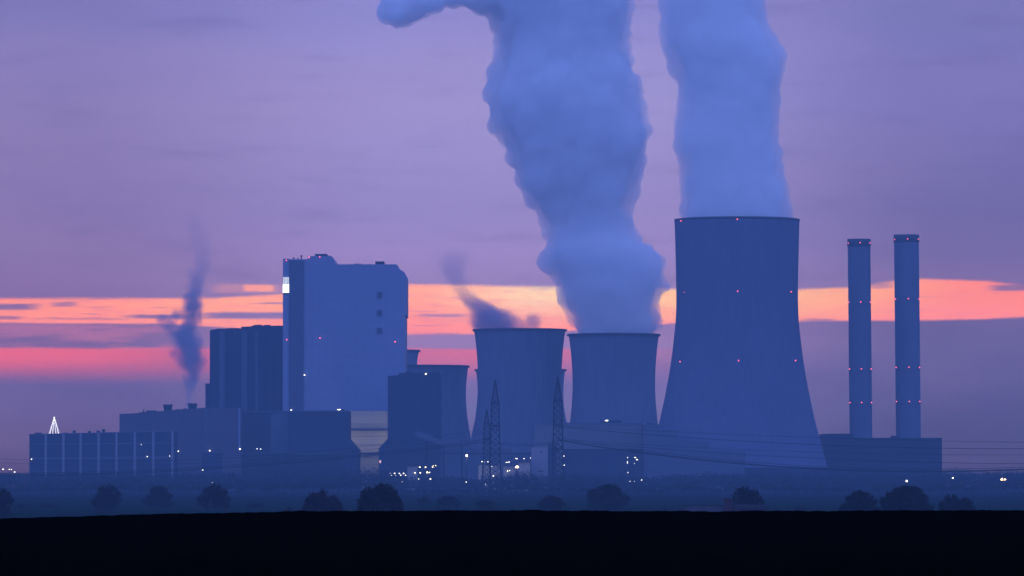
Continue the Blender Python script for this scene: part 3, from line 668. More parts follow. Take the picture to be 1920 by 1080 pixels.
# ------------------------------------------------------------------ yard lamps
ORD = ['first', 'second', 'third', 'fourth', 'fifth']
def lamp(px, py, Y, label, w=0.9, h=0.5, m='white_light', group='yard lamps of the power station', kind='lamp_post', light=0, pole_w=0.12):
    p = P(px, py, Y); w *= 0.75; h *= 0.85
    th = Thing(kind, (p.x, Y, 0), label, 'lamp', group)
    th.part('pole', MB().bar((p.x, Y, -0.5), (p.x, Y, p.z - h / 2), pole_w * 1.5, pole_w, 6), 'steel')
    th.part('lamp_head', MB().prism([(p.x + w / 2, p.z - h / 2), (p.x - w / 2, p.z - h / 2), (p.x - w / 2 * 0.7, p.z + h / 2), (p.x + w / 2 * 0.7, p.z + h / 2)], Y - 0.6, Y + 0.2), m)
    if light:
        l = D.lights.new('lamp_glow', 'POINT'); l.energy = light; l.color = (1, 0.84, 0.6) if m != 'warm_light' else (1, 0.6, 0.3); l.shadow_soft_size = 0.5
        o = D.objects.new('lamp_glow', l); C.objects.link(o); o.parent = th.o; o.location = (0, -1.5, p.z - h)
G1 = 'white lights in two rows left of the wispy tower'
for i_, (px, py) in enumerate(((732, 887.5), (740, 887.5), (749, 887.5), (756.5, 887.5))): lamp(px, py, 3720, ORD[i_] + ' from the left in the upper of two lamp rows by the taller flaring block', 1.3, 0.5, group=G1)
for i_, (px, py) in enumerate(((734, 891.5), (743, 891.5), (751.5, 891), (760.5, 891))): lamp(px, py, 3700, ORD[i_] + ' from the left in the lower of two lamp rows by the taller flaring block', 1.2, 0.45, group=G1)
G2 = 'bright loading yard lights'
for i_, (px, py) in enumerate(((787, 876), (798, 876))): lamp(px, py, 3720, 'flat white lamp high over the loading yard, ' + ('nearer the lamp rows' if i_ == 0 else 'above the tall bright lamp'), 1.7, 0.5, group=G2, m='yellow_light')
for i_, (px, py) in enumerate(((778, 886.5), (788, 886.5))): lamp(px, py, 3720, 'flat low white lamp of the loading yard, ' + ('next to the lamp rows' if i_ == 0 else 'straight below a high one'), 1.7, 0.5, group=G2, m='yellow_light')
lamp(811, 876, 3720, 'wide white lamp at the stepped end of the loading yard lights', 1.5, 0.45, group=G2, m='yellow_light')
lamp(812.5, 873.3, 3760, 'small lamp just above the wide one ending the loading yard lights', 0.8, 0.4, group=G2, m='yellow_light')
lamp(817, 873, 3760, 'small end lamp of the loading yard, topmost and farthest along', 0.8, 0.45, group=G2, m='yellow_light')
lamp(801, 885.5, 3720, 'tall bright lamp low in the loading yard', 0.9, 1.6, group=G2, light=1500, m='yellow_light')
lamp(805, 886, 3720, 'bright lamp touching the tall bright one in the loading yard', 1.3, 0.7, group=G2, m='yellow_light')
lamp(785, 898, 3600, 'small cool lamp below the loading yard lights', 0.8, 0.5, group=G2, m='yellow_light')
lamp(807, 898, 3600, 'flat cool lamp below the loading yard lights', 1.5, 0.45, group=G2, m='yellow_light')
lamp(754, 903, 3500, 'faint pinpoint lamp below the two lamp rows', 0.35, 0.3, group=G2, m='yellow_light')
lamp(875, 854, 3800, 'big bright square floodlight high on its own mast before the stepped hall', 2.1, 1.9, light=2500, pole_w=0.3)
lamp(874, 904, 3600, 'small upright lamp at the foot of the square floodlight mast', 0.5, 0.9)
for px, py, w in ((904, 865.5, 1.7), (908, 867, 0.7)): lamp(px, py, 3780, ('wide' if w > 1 else 'small') + ' white lamp of the touching pair above the lit shed behind the pylons', w, 0.5, group='lights above the lit wall')
lamp(915, 866, 3780, 'single round lamp above the lit wall behind the pylons', 1.0, 0.55, group='lights above the lit wall')
lamp(922.5, 875, 3780, 'flat lamp halfway down the lit wall behind the pylons', 1.5, 0.5, group='lights above the lit wall', light=5000)
lamp(925, 892.5, 3700, 'tall warm-white lamp, upper one of two between the pylon legs', 0.9, 1.6)
lamp(925, 904, 3650, 'tall warm-white lamp, lower one of two between the pylon legs', 0.7, 1.6)
lamp(911.5, 908, 3600, 'flat dim lamp low at the foot of the smaller pylon', 1.3, 0.35)
for px, py, w in ((950, 867, 1.7), (954.5, 866.3, 0.9)): lamp(px, py, 3780, ('wider' if w > 1 else 'smaller') + ' white lamp of the pair beside the tall pylon', w, 0.5, group='pair of lights beside the tall pylon')
lamp(951.5, 883, 3780, 'round lamp low between the pylon and the orange floodlight', 1.0, 0.7, light=2500)
lamp(955.5, 882.3, 3780, 'flat lamp touching the round one left of the orange floodlight', 1.0, 0.45)
lamp(968.5, 860, 3780, 'widest white lamp of the high row left of the pale kiosk', 2.2, 0.5, group='high row of three lights')
lamp(982.5, 860, 3780, 'middle white lamp of the high row left of the pale kiosk', 0.9, 0.55, group='high row of three lights')
lamp(994.5, 858.5, 3780, 'smallest lamp of the high row, nearest the pale kiosk', 0.6, 0.4, group='high row of three lights')
lamp(969.5, 875.5, 3700, 'broad orange-white floodlight, brightest among the yard lamps', 3.6, 1.7, m='warm_light', light=9000, kind='floodlight_mast')
lamp(1057.5, 855, 3790, 'upper round lamp of two beside the lone pylon', 0.8, 0.55)
lamp(1058, 872, 3790, 'lower round lamp of two beside the lone pylon', 0.9, 0.6)
G3 = 'lights before the dark pump hall'
lamp(1177, 858, 3800, 'small lamp at the upper corner of the cluster before the pump hall', 0.8, 0.4, group=G3)
lamp(1191, 858, 3800, 'wide top lamp of the cluster before the pump hall', 1.8, 0.5, group=G3)
lamp(1194.5, 862, 3800, 'wide lamp just below the top one of the cluster before the pump hall', 1.7, 0.45, group=G3)
lamp(1176.5, 867, 3800, 'upright lamp of the cluster before the pump hall', 0.5, 1.5, group=G3)
lamp(1189.5, 869, 3800, 'faint low lamp of the cluster before the pump hall', 0.5, 0.4, group=G3)
lamp(1177.5, 886, 3700, 'single lamp midway below the cluster before the pump hall', 0.6, 0.45, group=G3)
lamp(1181, 902.5, 3600, 'dim lamp, first of the three lowest below the pump hall', 0.5, 0.4, group=G3)
lamp(1190, 902.5, 3600, 'faintest lamp, middle of the three lowest below the pump hall', 0.3, 0.3, group=G3)
lamp(1203, 900, 3600, 'flat lamp, brightest of the three lowest below the pump hall', 1.1, 0.4, group=G3)
G4 = 'street lamps in the open country'
lamp(1515, 915.5, 3300, 'faint lone lamp below the foot of the tallest cooling tower', 0.5, 0.4, group=G4, kind='street_lamp')
lamp(1700, 902, 3400, 'bright warm street lamp above the widest tree clump', 1.5, 1.4, group=G4, kind='street_lamp')
lamp(1786.5, 896, 3400, 'white street lamp alone between the chimney block and the orange lights', 1.3, 0.7, group=G4, kind='street_lamp')
lamp(1878.5, 898.5, 3400, 'larger orange lamp of the touching pair at the far right', 2.0, 1.5, m='warm_light', group=G4, kind='street_lamp')
lamp(1884.5, 899.5, 3400, 'smaller orange lamp of the touching pair at the far right', 1.6, 1.4, m='warm_light', group=G4, kind='street_lamp')
lamp(380, 881, 3750, 'cool street lamp below the turbine hall', 1.0, 0.8, group=G4, kind='street_lamp')
lamp(459, 904, 3400, 'small lone street lamp in the dark ground below the service block', 0.7, 0.5, group=G4, kind='street_lamp')
lamp(398, 904.5, 3400, 'pinpoint street lamp above the round bare tree', 0.3, 0.25, group=G4, kind='street_lamp')
lamp(6, 880, 3500, 'wide white street lamp at the far left edge', 1.4, 0.6, group=G4, kind='street_lamp')
for px in (17.5, 21.5): lamp(px, 880, 3500, ('outer' if px < 20 else 'inner') + ' small street lamp of the tight pair near the left edge', 0.6, 0.5, group=G4, kind='street_lamp')
lamp(27.5, 885, 3500, 'flat street lamp just below the tight pair near the left edge', 1.3, 0.45, group=G4, kind='street_lamp')

# low lit wall behind the pylons and the neighbouring sheds
Yw = 3815
def shed(x0, x1, y, Y, label, m='clad_beige', name='shed'):
    th = Thing(name, (X((x0 + x1) / 2, Y), Y, 0), label, 'building'); zt = Z(y, Y)
    th.part('wall', MB().box(X(x0, Y), X(x1, Y), Y, Y + 12, -0.4, zt), m)
    th.part('roof', MB().box(X(x0 - 1, Y), X(x1 + 1, Y), Y - 0.8, Y + 12.5, zt + 0.01, zt + 0.5), 'clad_dark')
    n = max(1, int((x1 - x0) / 12))
    for i in range(n):
        c = x0 + (x1 - x0) * (i + 0.5) / n; th.part('door', MB().box(X(c - 2, Y), X(c + 2, Y), Y - 0.15, Y + 0.05, 0, zt * 0.6), 'clad_mid')
shed(897, 938, 872, Yw, 'beige lamplit shed behind the legs of the close pylon pair')
shed(944, 966, 874, Yw, 'beige lamplit shed left of the orange floodlight')
shed(972, 995, 867, Yw, 'brownish lamplit shed between the orange floodlight and the pale kiosk')
shed(764, 782, 874, 3760, 'small lit shed behind the loading yard lamps')
def lit_cube(px, py, Y, label):
    p = P(px, py, Y); th = Thing('signal_light', (p.x, Y, 0), label, 'lamp'); th.part('pole', MB().bar((p.x, Y, -0.5), (p.x, Y, p.z), 0.2, n=6), 'steel')
    th.part('lamp_head', MB().box(p.x - 0.6, p.x + 0.6, Y - 0.5, Y, p.z, p.z + 2.0), 'pink_light')
M['pink_light'] = emitter('lamp_pink', (1.0, 0.55, 0.65), 1.3)
lit_cube(713, 868, 3850, 'dim pinkish upright light at the corner of the taller flaring block')

# ------------------------------------------------------------------ trees
def twig_tree(px, pytop, Y, wpx, label, m='twig', dens=1.0, low=0.12, seed=0, leaf=0.0, ground=-0.3):
    r = random.Random(seed * 31 + 5); mpp = Y / F
    Y = Y * 0.93; mpp = Y / F; cx = X(px, Y); zt = Z(pytop, Y); W = wpx * mpp / 2; H = zt - ground
    th = Thing('bare_tree', (cx, Y, ground), label, 'tree', 'bare trees behind the dark field')
    cz = ground + H * (0.30 + low * 0.5); ch = zt - cz; cb = (cz - ground) * 1.5
    fork = Vector((cx, Y, ground + H * 0.16))
    tr = MB().tube([(cx, Y, ground - 0.4), (cx + 0.1, Y, ground + H * 0.08), tuple(fork)], [0.03 * H, 0.024 * H, 0.02 * H], 8); 
    lobes = [(r.uniform(0, 6.28), r.uniform(-0.5, 1.4), r.uniform(0.86, 1.06)) for _ in range(14)]
    def bound(d):
        """crown radius along direction d from its centre, lumpy"""
        v = ch if d.z > 0 else cb
        k = 1 / math.sqrt((d.x / W) ** 2 + (d.y / W) ** 2 + (d.z / v) ** 2)
        q = 1.0
        for a, e, s_ in lobes:
            dd = Vector((math.cos(a) * math.cos(e), math.sin(a) * math.cos(e), math.sin(e))); t = d.dot(dd)
            if t > 0.8: q += (s_ - 0.97) * (t - 0.8) * 3.6
        return k * q
    cen = Vector((cx, Y, cz))
    def limit(p):
        d = p - cen; L = d.length
        if L < 1e-4: return p
        b = bound(d / L); b *= r.uniform(0.93, 1.09); return cen + d * (b / L) if L > b else p
    cr = MB(); N1 = int(18 + 6 * dens)
    for i in range(N1):
        a = 2.399963 * i + r.uniform(-.3, .3); e = r.choice((r.uniform(-0.35, 0.5), r.uniform(0.3, 1.45), r.uniform(0.3, 1.45)))
        d = Vector((math.cos(a) * math.cos(e), math.sin(a) * math.cos(e), math.sin(e)))
        tip = cen + d * bound(d) * r.uniform(0.66, 0.8)
        mid = fork.lerp(tip, 0.5) + Vector((r.gauss(0, .05), r.gauss(0, .05), r.uniform(0.02, .1))) * H * 0.8
        tr.bar(fork, mid, 0.011 * H, 0.008 * H, 5); tr.bar(mid, tip, 0.008 * H, 0.004 * H, 5)
        for j in range(int(7 * dens) + 5):
            t = r.random(); s0 = fork.lerp(mid, t * 2) if t < 0.5 else mid.lerp(tip, t * 2 - 1)
            if t < 0.25: continue
            dd = (d + Vector((r.gauss(0, .75), r.gauss(0, .75), r.gauss(0.15, .6)))).normalized()
            e0 = limit(s0 + dd * r.uniform(0.14, 0.34) * W * 1.3)
            cr.bar(s0, e0, 0.007 * H, 0.004 * H, 3)
            for k in range(int(15 * dens) + 10):
                s1 = s0.lerp(e0, r.uniform(0.2, 1)); d2 = (dd * 0.7 + (s1 - cen).normalized() * 0.6 + Vector((r.gauss(0, .6), r.gauss(0, .6), r.gauss(0.1, .6)))).normalized()
                e1 = limit(s1 + d2 * r.uniform(0.08, 0.22) * W * 1.2)
                if (e1 - s1).length < 0.08: continue
                cr.bar(s1, e1, 0.0055 * H, 0.003 * H, 3)
                if leaf and r.random() < leaf:
                    c = e1; q = 0.022 * H; u = Vector((r.gauss(0, 1), r.gauss(0, 1), r.gauss(0, 1))).normalized(); w_ = u.orthogonal().normalized()
                    cr.add([c + u * q, c + w_ * q, c - u * q, c - w_ * q], [(0, 1, 2, 3)])
    th.part('trunk', tr, 'bark'); th.part('crown', cr, m)
TREES = [(-8, 906, 1450, 66, 'bare tree cut off by the left edge', 'twig', 1.6, .0, .5), (200, 908, 1750, 62, 'round bare tree under the end of the pilastered block', 'twig', 1.2, .1, .1),
 (299, 911, 2000, 66, 'hazier round bare tree beside the one under the turbine hall corner', 'twig', 1.2, .05, .15), (402, 906, 1700, 66, 'round bare tree with visible limbs, below the pinpoint street lamp', 'twig', 1.2, .1, .1),
 (605, 917, 1250, 82, 'low reddish dome-shaped bush tree beside the darkest tree', 'twig_red', 2.2, -.05, .5), (712, 908, 1120, 90, 'darkest and densest tree, a black dome', 'bark', 2.6, -.05, .9),
 (795, 931, 2100, 36, 'thin hazy low tree between the darkest tree and the bushy one', 'twig', .7, .0, .0), (840, 930, 2000, 50, 'hazy bushy tree below the square floodlight', 'twig', 1.1, .0, .1),
 (910, 938, 1900, 50, 'low bushy shrub tree below the close pylon pair', 'twig', 1.1, -.05, .3), (1035, 932, 1750, 58, 'low flat-topped tree below the lone pylon', 'twig', 1.5, .0, .3),
 (1137, 908, 1850, 88, 'wide fine-twigged tree below the dark pump hall', 'twig', 1.7, .02, .15), (1400, 909, 1450, 70, 'bare tree growing behind the farmhouse', 'twig', 1.4, .08, .15),
 (1612, 921, 1300, 78, 'smooth dark rounded tree, left of the widest clump', 'twig', 2.1, -.02, .5), (1702, 911, 1300, 106, 'widest dark tree, under the bright warm street lamp', 'twig', 2.4, -.02, .5),
 (1781, 924, 1350, 44, 'small pointed dark tree touching the widest one', 'twig', 1.6, .0, .4), (1806, 936, 1350, 52, 'low dark bush trailing off beyond the pointed tree', 'twig', 1.6, .0, .4)]
for i, (px, py, Y, w, lab, m, dn, lo, lf) in enumerate(TREES): twig_tree(px, py, Y, w, lab, m, dn, lo, i, lf)
SHR = [(45, 944, 1800, 40, 'low hedge bush nearest the left edge'), (92, 943, 1850, 44, 'low hazy bush between the left edge and the first round tree'), (480, 941, 1850, 42, 'low hazy bush between two round bare trees and the reddish one'),
 (541, 949, 1500, 32, 'tiny dark shrub on the field edge left of the reddish tree'), (1500, 950, 1500, 40, 'tiny shrub on the field edge right of the farmhouse'), (1245, 953, 1500, 22, 'tiny shrub left of the farmhouse roof'), (1425, 940, 1500, 44, 'dark hedge bush against the farmhouse end')]
def shrub(px, pytop, Y, wpx, label, seed):
    r = random.Random(seed); mpp = Y / F; cx = X(px, Y); zt = Z(pytop, Y); W = wpx * mpp / 2
    th = Thing('shrub', (cx, Y, -0.3), label, 'shrub', 'low shrubs behind the dark field'); mb = MB(); st = MB(); H = zt + 0.3
    for i in range(9): st.bar((cx + r.uniform(-.3, .3), Y + r.uniform(-.3, .3), -0.5), (cx + r.uniform(-.6, .6) * W, Y + r.uniform(-.6, .6) * W, H * 0.6), 0.06, 0.03)
    for i in range(900):
        a = r.uniform(0, 6.283); e = r.uniform(0, 1) ** 0.5; ph = math.asin(r.uniform(0, 1)); k = r.uniform(.45, 1) * (0.85 + 0.25 * noise.noise((a * 2, ph * 3, seed)))
        p = Vector((cx + W * k * math.cos(a) * math.cos(ph), Y + W * k * math.sin(a) * math.cos(ph), H * 0.98 * k * math.sin(ph) - 0.2))
        d = Vector((r.gauss(0, 1), r.gauss(0, 1), r.gauss(.8, 1))).normalized(); mb.bar(p, p + d * r.uniform(.3, .7), 0.04, 0.02, 3)
    th.part('stems', st, 'bark'); th.part('foliage', mb, 'twig')
for i, a in enumerate(SHR): shrub(*a, i + 3)

# far woods around the station: nobody could count these trees
def woods(name, rows, label):
    mb = MB(); r = random.Random(len(name) + 11); vs = []; fs = []
    for (x0, x1, Y, ytop, depth, step, hv) in rows:
        px = x0
        while px < x1:
            Yt_ = Y + r.uniform(0, depth); zt = Z((ytop(px) if callable(ytop) else ytop) + r.gauss(0, hv), Yt_); cx = X(px, Yt_)
            zt = max(3.0, zt); W = r.uniform(0.30, 0.5) * zt + 1.5
            for i in range(150):
                a = r.uniform(0, 6.283); ph = math.asin(r.uniform(-0.6, 1)); k = r.uniform(.35, 1) * (0.85 + 0.3 * noise.noise((a * 1.3, ph * 2, px)))
                p = Vector((cx + W * k * math.cos(a) * math.cos(ph), Yt_ + W * k * math.sin(a) * math.cos(ph), zt * 0.55 + zt * 0.45 * k * math.sin(ph)))
                q = r.uniform(.25, .8); u = Vector((r.gauss(0, 1), r.gauss(0, 1), r.gauss(0, 1))).normalized(); w_ = u.orthogonal().normalized()
                n = len(vs); vs += [tuple(p + u * q), tuple(p + w_ * q * .7), tuple(p - u * q), tuple(p - w_ * q * .7)]; fs.append((n, n + 1, n + 2, n + 3))
            n = len(vs); t = 0.25; vs += [(cx - t, Yt_, -0.5), (cx + t, Yt_, -0.5), (cx + t * .5, Yt_, zt * .6), (cx - t * .5, Yt_, zt * .6)]; fs.append((n, n + 1, n + 2, n + 3))
            px += step * r.uniform(.6, 1.4)
    mb.v = vs; mb.f = fs; o = mb.build(name, 'wood'); tag(o, label, 'woods', kind='stuff')
def wtop(px): return interp(px, [(-200, 885), (0, 884), (55, 886), (200, 882), (330, 884), (450, 880), (560, 878), (640, 874), (715, 873), (760, 893), (850, 888), (900, 896), (960, 884), (990, 878), (1010, 890), (1060, 884), (1200, 892), (1300, 884), (1450, 882), (1600, 888), (1720, 886), (1766, 884), (1800, 882), (1900, 878), (2100, 876)])
woods('woods', [(-160, 2080, 3600, wtop, 120, 7, 1.5), (-160, 2080, 3350, lambda p: wtop(p) + 14, 150, 9, 2.0), (-160, 2080, 3050, lambda p: wtop(p) + 26, 150, 12, 2.0)], 'long hazy belt of woods at the foot of the power station')
woods('woods_beyond', [(-200, 80, 4900, 882, 250, 6, 2.0), (1740, 2120, 4900, lambda p: interp(p, [(1740, 880), (1775, 872), (1800, 874), (1830, 881), (1900, 879), (2100, 876)]), 250, 6, 1.5), (-160, 2080, 5300, 884, 100, 10, 1.0)], 'far tree line on the horizon beyond the power station')

# ------------------------------------------------------------------ farmhouse behind the crest
Yf_ = 1250
fh = Thing('farmhouse', (X(1330, Yf_), Yf_, -0.2), 'low farmhouse with a pitched roof and brick gable end showing above the dark field', 'farmhouse')
x0, x1, x2 = X(1264, Yf_), X(1290, Yf_), X(1357, Yf_); zr = Z(948.5, Yf_); ze = zr - 2.4
fh.part('wall', MB().box(x0 + 0.6, x2, Yf_ - 3.4, Yf_ + 3.4, -0.5, ze), 'brick')
rf = fh.part('roof', MB().add([(x0 - .6, Yf_ - 4, ze - .1), (x2, Yf_ - 4, ze - .1), (x2, Yf_, zr), (x1, Yf_, zr), (x0 - .6, Yf_ + 4, ze - .1), (x2, Yf_ + 4, ze - .1)], [(0, 1, 2, 3), (4, 0, 3), (5, 4, 3, 2), (1, 5, 2), (0, 4, 5, 1)]), 'roof')
fh.part('ridge', MB().bar((x1 - .1, Yf_, zr + .03), (x2, Yf_, zr + .03), 0.14).bar((x1, Yf_, zr + .03), (x0 - .6, Yf_ - 4, ze - .05), 0.13), 'ridge', parent=rf)
x3 = X(1374, Yf_); x4 = X(1432, Yf_)
fh.part('brick_tower', MB().box(x2 + .01, x3, Yf_ - 3, Yf_ + 3, -.5, Z(936, Yf_)), 'brick')
fh.part('tower_roof', MB().box(x2 - .15, x3 + .15, Yf_ - 3.2, Yf_ + 3.2, Z(936, Yf_) + .01, Z(934.4, Yf_)), 'ridge')
fh.part('barn_wall', MB().box(x3 + .16, x4, Yf_ - 3.4, Yf_ + 3.4, -.5, Z(946, Yf_) - 1.0), 'brick')
fh.part('barn_roof', MB().prism([(x3 + .16, Z(946, Yf_) - .99), (x4 + .4, Z(946, Yf_) - .99), (x4, Z(947, Yf_)), (x3 + .16, Z(946, Yf_))][::-1], Yf_ - 4, Yf_ + 4), 'roof')

# ------------------------------------------------------------------ steam
def steam_mat(name, dens, col=(1, 1, 1), noise_scale=None, fade=None, thr=(0.42, 0.62), aniso=0.0):
    m = D.materials.new(name); m.use_nodes = True; nt = m.node_tree; nt.nodes.clear(); b = NB(nt)
    pv = b.node('ShaderNodeVolumePrincipled'); pv.inputs['Color'].default_value = (*col, 1); pv.inputs['Anisotropy'].default_value = aniso
    pv.inputs['Density Attribute'].default_value = ''
    if noise_scale:
        g = b.node('ShaderNodeTexCoord'); n = b.noise(g.outputs['Object'], noise_scale, 3.0, 0.55)
        d = b.smooth(n, thr[0], thr[1]) * dens
        if fade:
            s_ = b.node('ShaderNodeSeparateXYZ'); nt.links.new(g.outputs['Object'], s_.inputs[0]); d = d * b.curve(V(b, s_.outputs[2]), fade, fade[0][0], fade[-1][0], 0.0, 1.0)
        b.put(pv.inputs['Density'], d)
    else: pv.inputs['Density'].default_value = dens
    o = b.node('ShaderNodeOutputMaterial'); nt.links.new(pv.outputs[0], o.inputs['Volume']); return m
def ico():
    import bmesh
    bm = bmesh.new(); bmesh.ops.create_icosphere(bm, subdivisions=2, radius=1); v = np.array([q.co for q in bm.verts]); f = np.array([[x.index for x in q.verts] for q in bm.faces]); bm.free(); return v, f
IV, IF = ico()
def puffs(name, balls, voxel, mat, label, cat, group=None, billow=1.0):
    """balls (x, y, z, r) fused into one billowing skin"""
    B = np.array(balls); n = len(IV)
    vs = (IV[None] * B[:, None, 3:4] + B[:, None, :3]).reshape(-1, 3)
    fs = (IF[None] + (np.arange(len(B)) * n)[:, None, None]).reshape(-1, 3)
    org = Vector((float(B[:, 0].mean()), float(B[:, 1].mean()), float(B[:, 2].min())))
    me = D.meshes.new(name); me.from_pydata((vs - np.array(org)).tolist(), [], fs.tolist())
    tmp = D.objects.new('tmp', me); C.objects.link(tmp)
    md = tmp.modifiers.new('r', 'REMESH'); md.mode = 'VOXEL'; md.voxel_size = voxel
    sm = tmp.modifiers.new('s', 'SMOOTH'); sm.factor = 0.5; sm.iterations = 2
    bpy.context.view_layer.update()
    dg = bpy.context.evaluated_depsgraph_get(); me2 = D.meshes.new_from_object(tmp.evaluated_get(dg)); D.objects.remove(tmp); D.meshes.remove(me)
    n_ = len(me2.vertices); co_ = np.empty(n_ * 3); me2.vertices.foreach_get('co', co_); co_ = co_.reshape(-1, 3)
    no_ = np.array([v.normal for v in me2.vertices]); d_ = np.empty(n_)
    for k in range(n_):
        x, y, z = co_[k]; a = billow
        d_[k] = a * (abs(noise.noise((x / 19, y / 19, z / 19))) * 3.4 + abs(noise.noise((x / 8, y / 8, z / 8 + 9))) * 2.0 + abs(noise.noise((x / 3.6, y / 3.6, z / 3.6 + 5))) * 0.8 - 2.0)
    me2.vertices.foreach_set('co', (co_ + no_ * d_[:, None]).ravel()); me2.update()
    me2.name = name; me2.materials.clear(); me2.materials.append(mat)
    me2.polygons.foreach_set('use_smooth', [True] * len(me2.polygons))
    o = D.objects.new(name, me2); C.objects.link(o); o.location = org; tag(o, label, cat, group); return o
def column_balls(prof, Y, rnd, dy=0.85, edge=1.0, small=1.0, inset=13.0, scale=1.0):
    """prof: (photo y, left px, right px) bottom to top"""
    out = []; ys = [p[0] for p in prof][::-1]; Ls = [p[1] for p in prof][::-1]; Rs = [p[2] for p in prof][::-1]
    y = prof[0][0]; mpp = Y / F; full_L, full_R = list(Ls), list(Rs); Ls = [q + inset for q in Ls]; Rs = [q - inset for q in Rs]
    while y > prof[-1][0]:
        l = np.interp(y, ys, Ls); r_ = np.interp(y, ys, Rs); w = (r_ - l) / 2; c = (l + r_) / 2
        # core
        for k in (-0.38, 0, 0.38):
            rr = w * 0.40; p = P(c + k * w, y, Y); out.append((p.x, p.y, p.z, rr * mpp))
            for s_ in (-1, 1): out.append((p.x, p.y + s_ * w * mpp * dy * 0.38, p.z, rr * mpp * 0.9))
        # billows on the skin
        for i in range(int(18 * small)):
            a = rnd.uniform(0, 6.283); rr = w * (rnd.choice((0.12, 0.16, 0.22, 0.28)) if abs(math.cos(a)) < 0.75 else rnd.choice((0.06, 0.08, 0.11))); q = (w - rr) * rnd.uniform(0.84, 0.98) + (inset * 0.9 if abs(math.cos(a)) < 0.8 else 0)
            p = P(c + q * math.cos(a), y + rnd.uniform(-4, 4), Y); out.append((p.x, p.y + q * math.sin(a) * mpp * dy, p.z, rr * mpp))
        for s_ in (-1, 1):      # keep the outline
            for t_ in (0.12, 0.08, 0.05):
                rr = max(4.5, w * t_ * rnd.uniform(0.8, 1.2)) * edge; p = P(c + s_ * (w - rr), y + rnd.uniform(-3, 3), Y); out.append((p.x, p.y + rnd.uniform(-.2, .2) * w * mpp, p.z, rr * mpp))
        y -= max(4.0, w * 0.045)
    for ring in range(8):      # scalloped billows, biggest where the plume is widest
        az = math.pi * 2 * ring / 8; y = prof[0][0] - 2
        while y > prof[-1][0]:
            l = np.interp(y, ys, full_L); r_ = np.interp(y, ys, full_R); w = (r_ - l) / 2; c = (l + r_) / 2
            rr = (rnd.choice((9, 13, 18, 24, 30)) if ring in (0, 4) else rnd.choice((26, 40, 52))) * rnd.uniform(.85, 1.15) * scale * min(1.0, 0.55 + (prof[0][0] - y) / 260.0); a = az + rnd.uniform(-.15, .15) * (0.5 if ring in (0, 4) else 1.8)
            q = w - rr + rnd.uniform(-2, 2); p = P(c + q * math.cos(a), y, Y); out.append((p.x, p.y + q * math.sin(a) * mpp * dy, p.z, rr * mpp))
            y -= rr * rnd.uniform(1.0, 1.7)
    return out
rnd = random.Random(3)
steam = steam_mat('dense_steam', 0.095, (1.0, 1.0, 1.0))
T3P = [(640, 1077, 1225), (626, 1070, 1234), (605, 1062, 1249), (590, 1053, 1243), (575, 1050, 1238), (560, 1041, 1250), (545, 1034, 1259), (530, 1036, 1256), (515, 1028, 1252), (500, 1012, 1254), (485, 1002, 1252), (472, 1001, 1236), (465, 1008, 1215), (450, 1016, 1206),
       (430, 1010, 1198), (412, 1004, 1190), (395, 1002, 1188), (375, 980, 1196), (360, 963, 1206), (340, 960, 1212), (310, 946, 1215), (290, 940, 1222), (265, 931, 1230), (240, 925, 1226), (232, 910, 1222), (210, 903, 1218), (180, 898, 1214), (150, 900, 1208), (125, 914, 1198),
       (100, 922, 1190), (60, 918, 1190), (30, 908, 1190), (0, 880, 1196), (-40, 860, 1204), (-90, 880, 1190), (-130, 940, 1160)]
b3 = column_balls(T3P, 4200, rnd)
for i in range(80):     # arm of the plume drifting off sideways at the top
    k = rnd.random(); px = 722 + k * 200; bot_ = interp(px, [(700, 34), (730, 58), (760, 54), (790, 44), (830, 36), (870, 22), (920, 40)]); rr = rnd.uniform(14, 30) * (0.8 + 0.4 * k); py = bot_ - rr - rnd.uniform(0, 50)
    p = P(px, py, 4200); b3.append((p.x, 4200 + rnd.uniform(-22, 22), p.z, rr * 4200 / F))
puffs('steam_plume', b3, 2.2, steam, 'broad billowing steam plume with ragged edges rising from the shorter tower', 'steam plume', 'steam plumes')
BP = [(432, 1285, 1478), (411, 1272, 1492), (395, 1270, 1490), (380, 1271, 1486), (350, 1272, 1481), (300, 1269, 1473), (280, 1262, 1470), (260, 1256, 1468), (245, 1254, 1460), (235, 1256, 1457), (220, 1262, 1466), (200, 1262, 1470), (170, 1265, 1472), (150, 1262, 1469),
      (130, 1250, 1474), (105, 1240, 1478), (85, 1236, 1473), (65, 1232, 1458), (40, 1233, 1443), (0, 1226, 1440), (-50, 1230, 1446), (-100, 1240, 1430), (-130, 1280, 1400)]
puffs('steam_plume', column_balls(BP, 4000, rnd, small=0.7, inset=8.0, scale=0.9), 2.2, steam, 'straight smooth-sided steam plume rising from the tallest cooling tower', 'steam plume', 'steam plumes', billow=0.5)

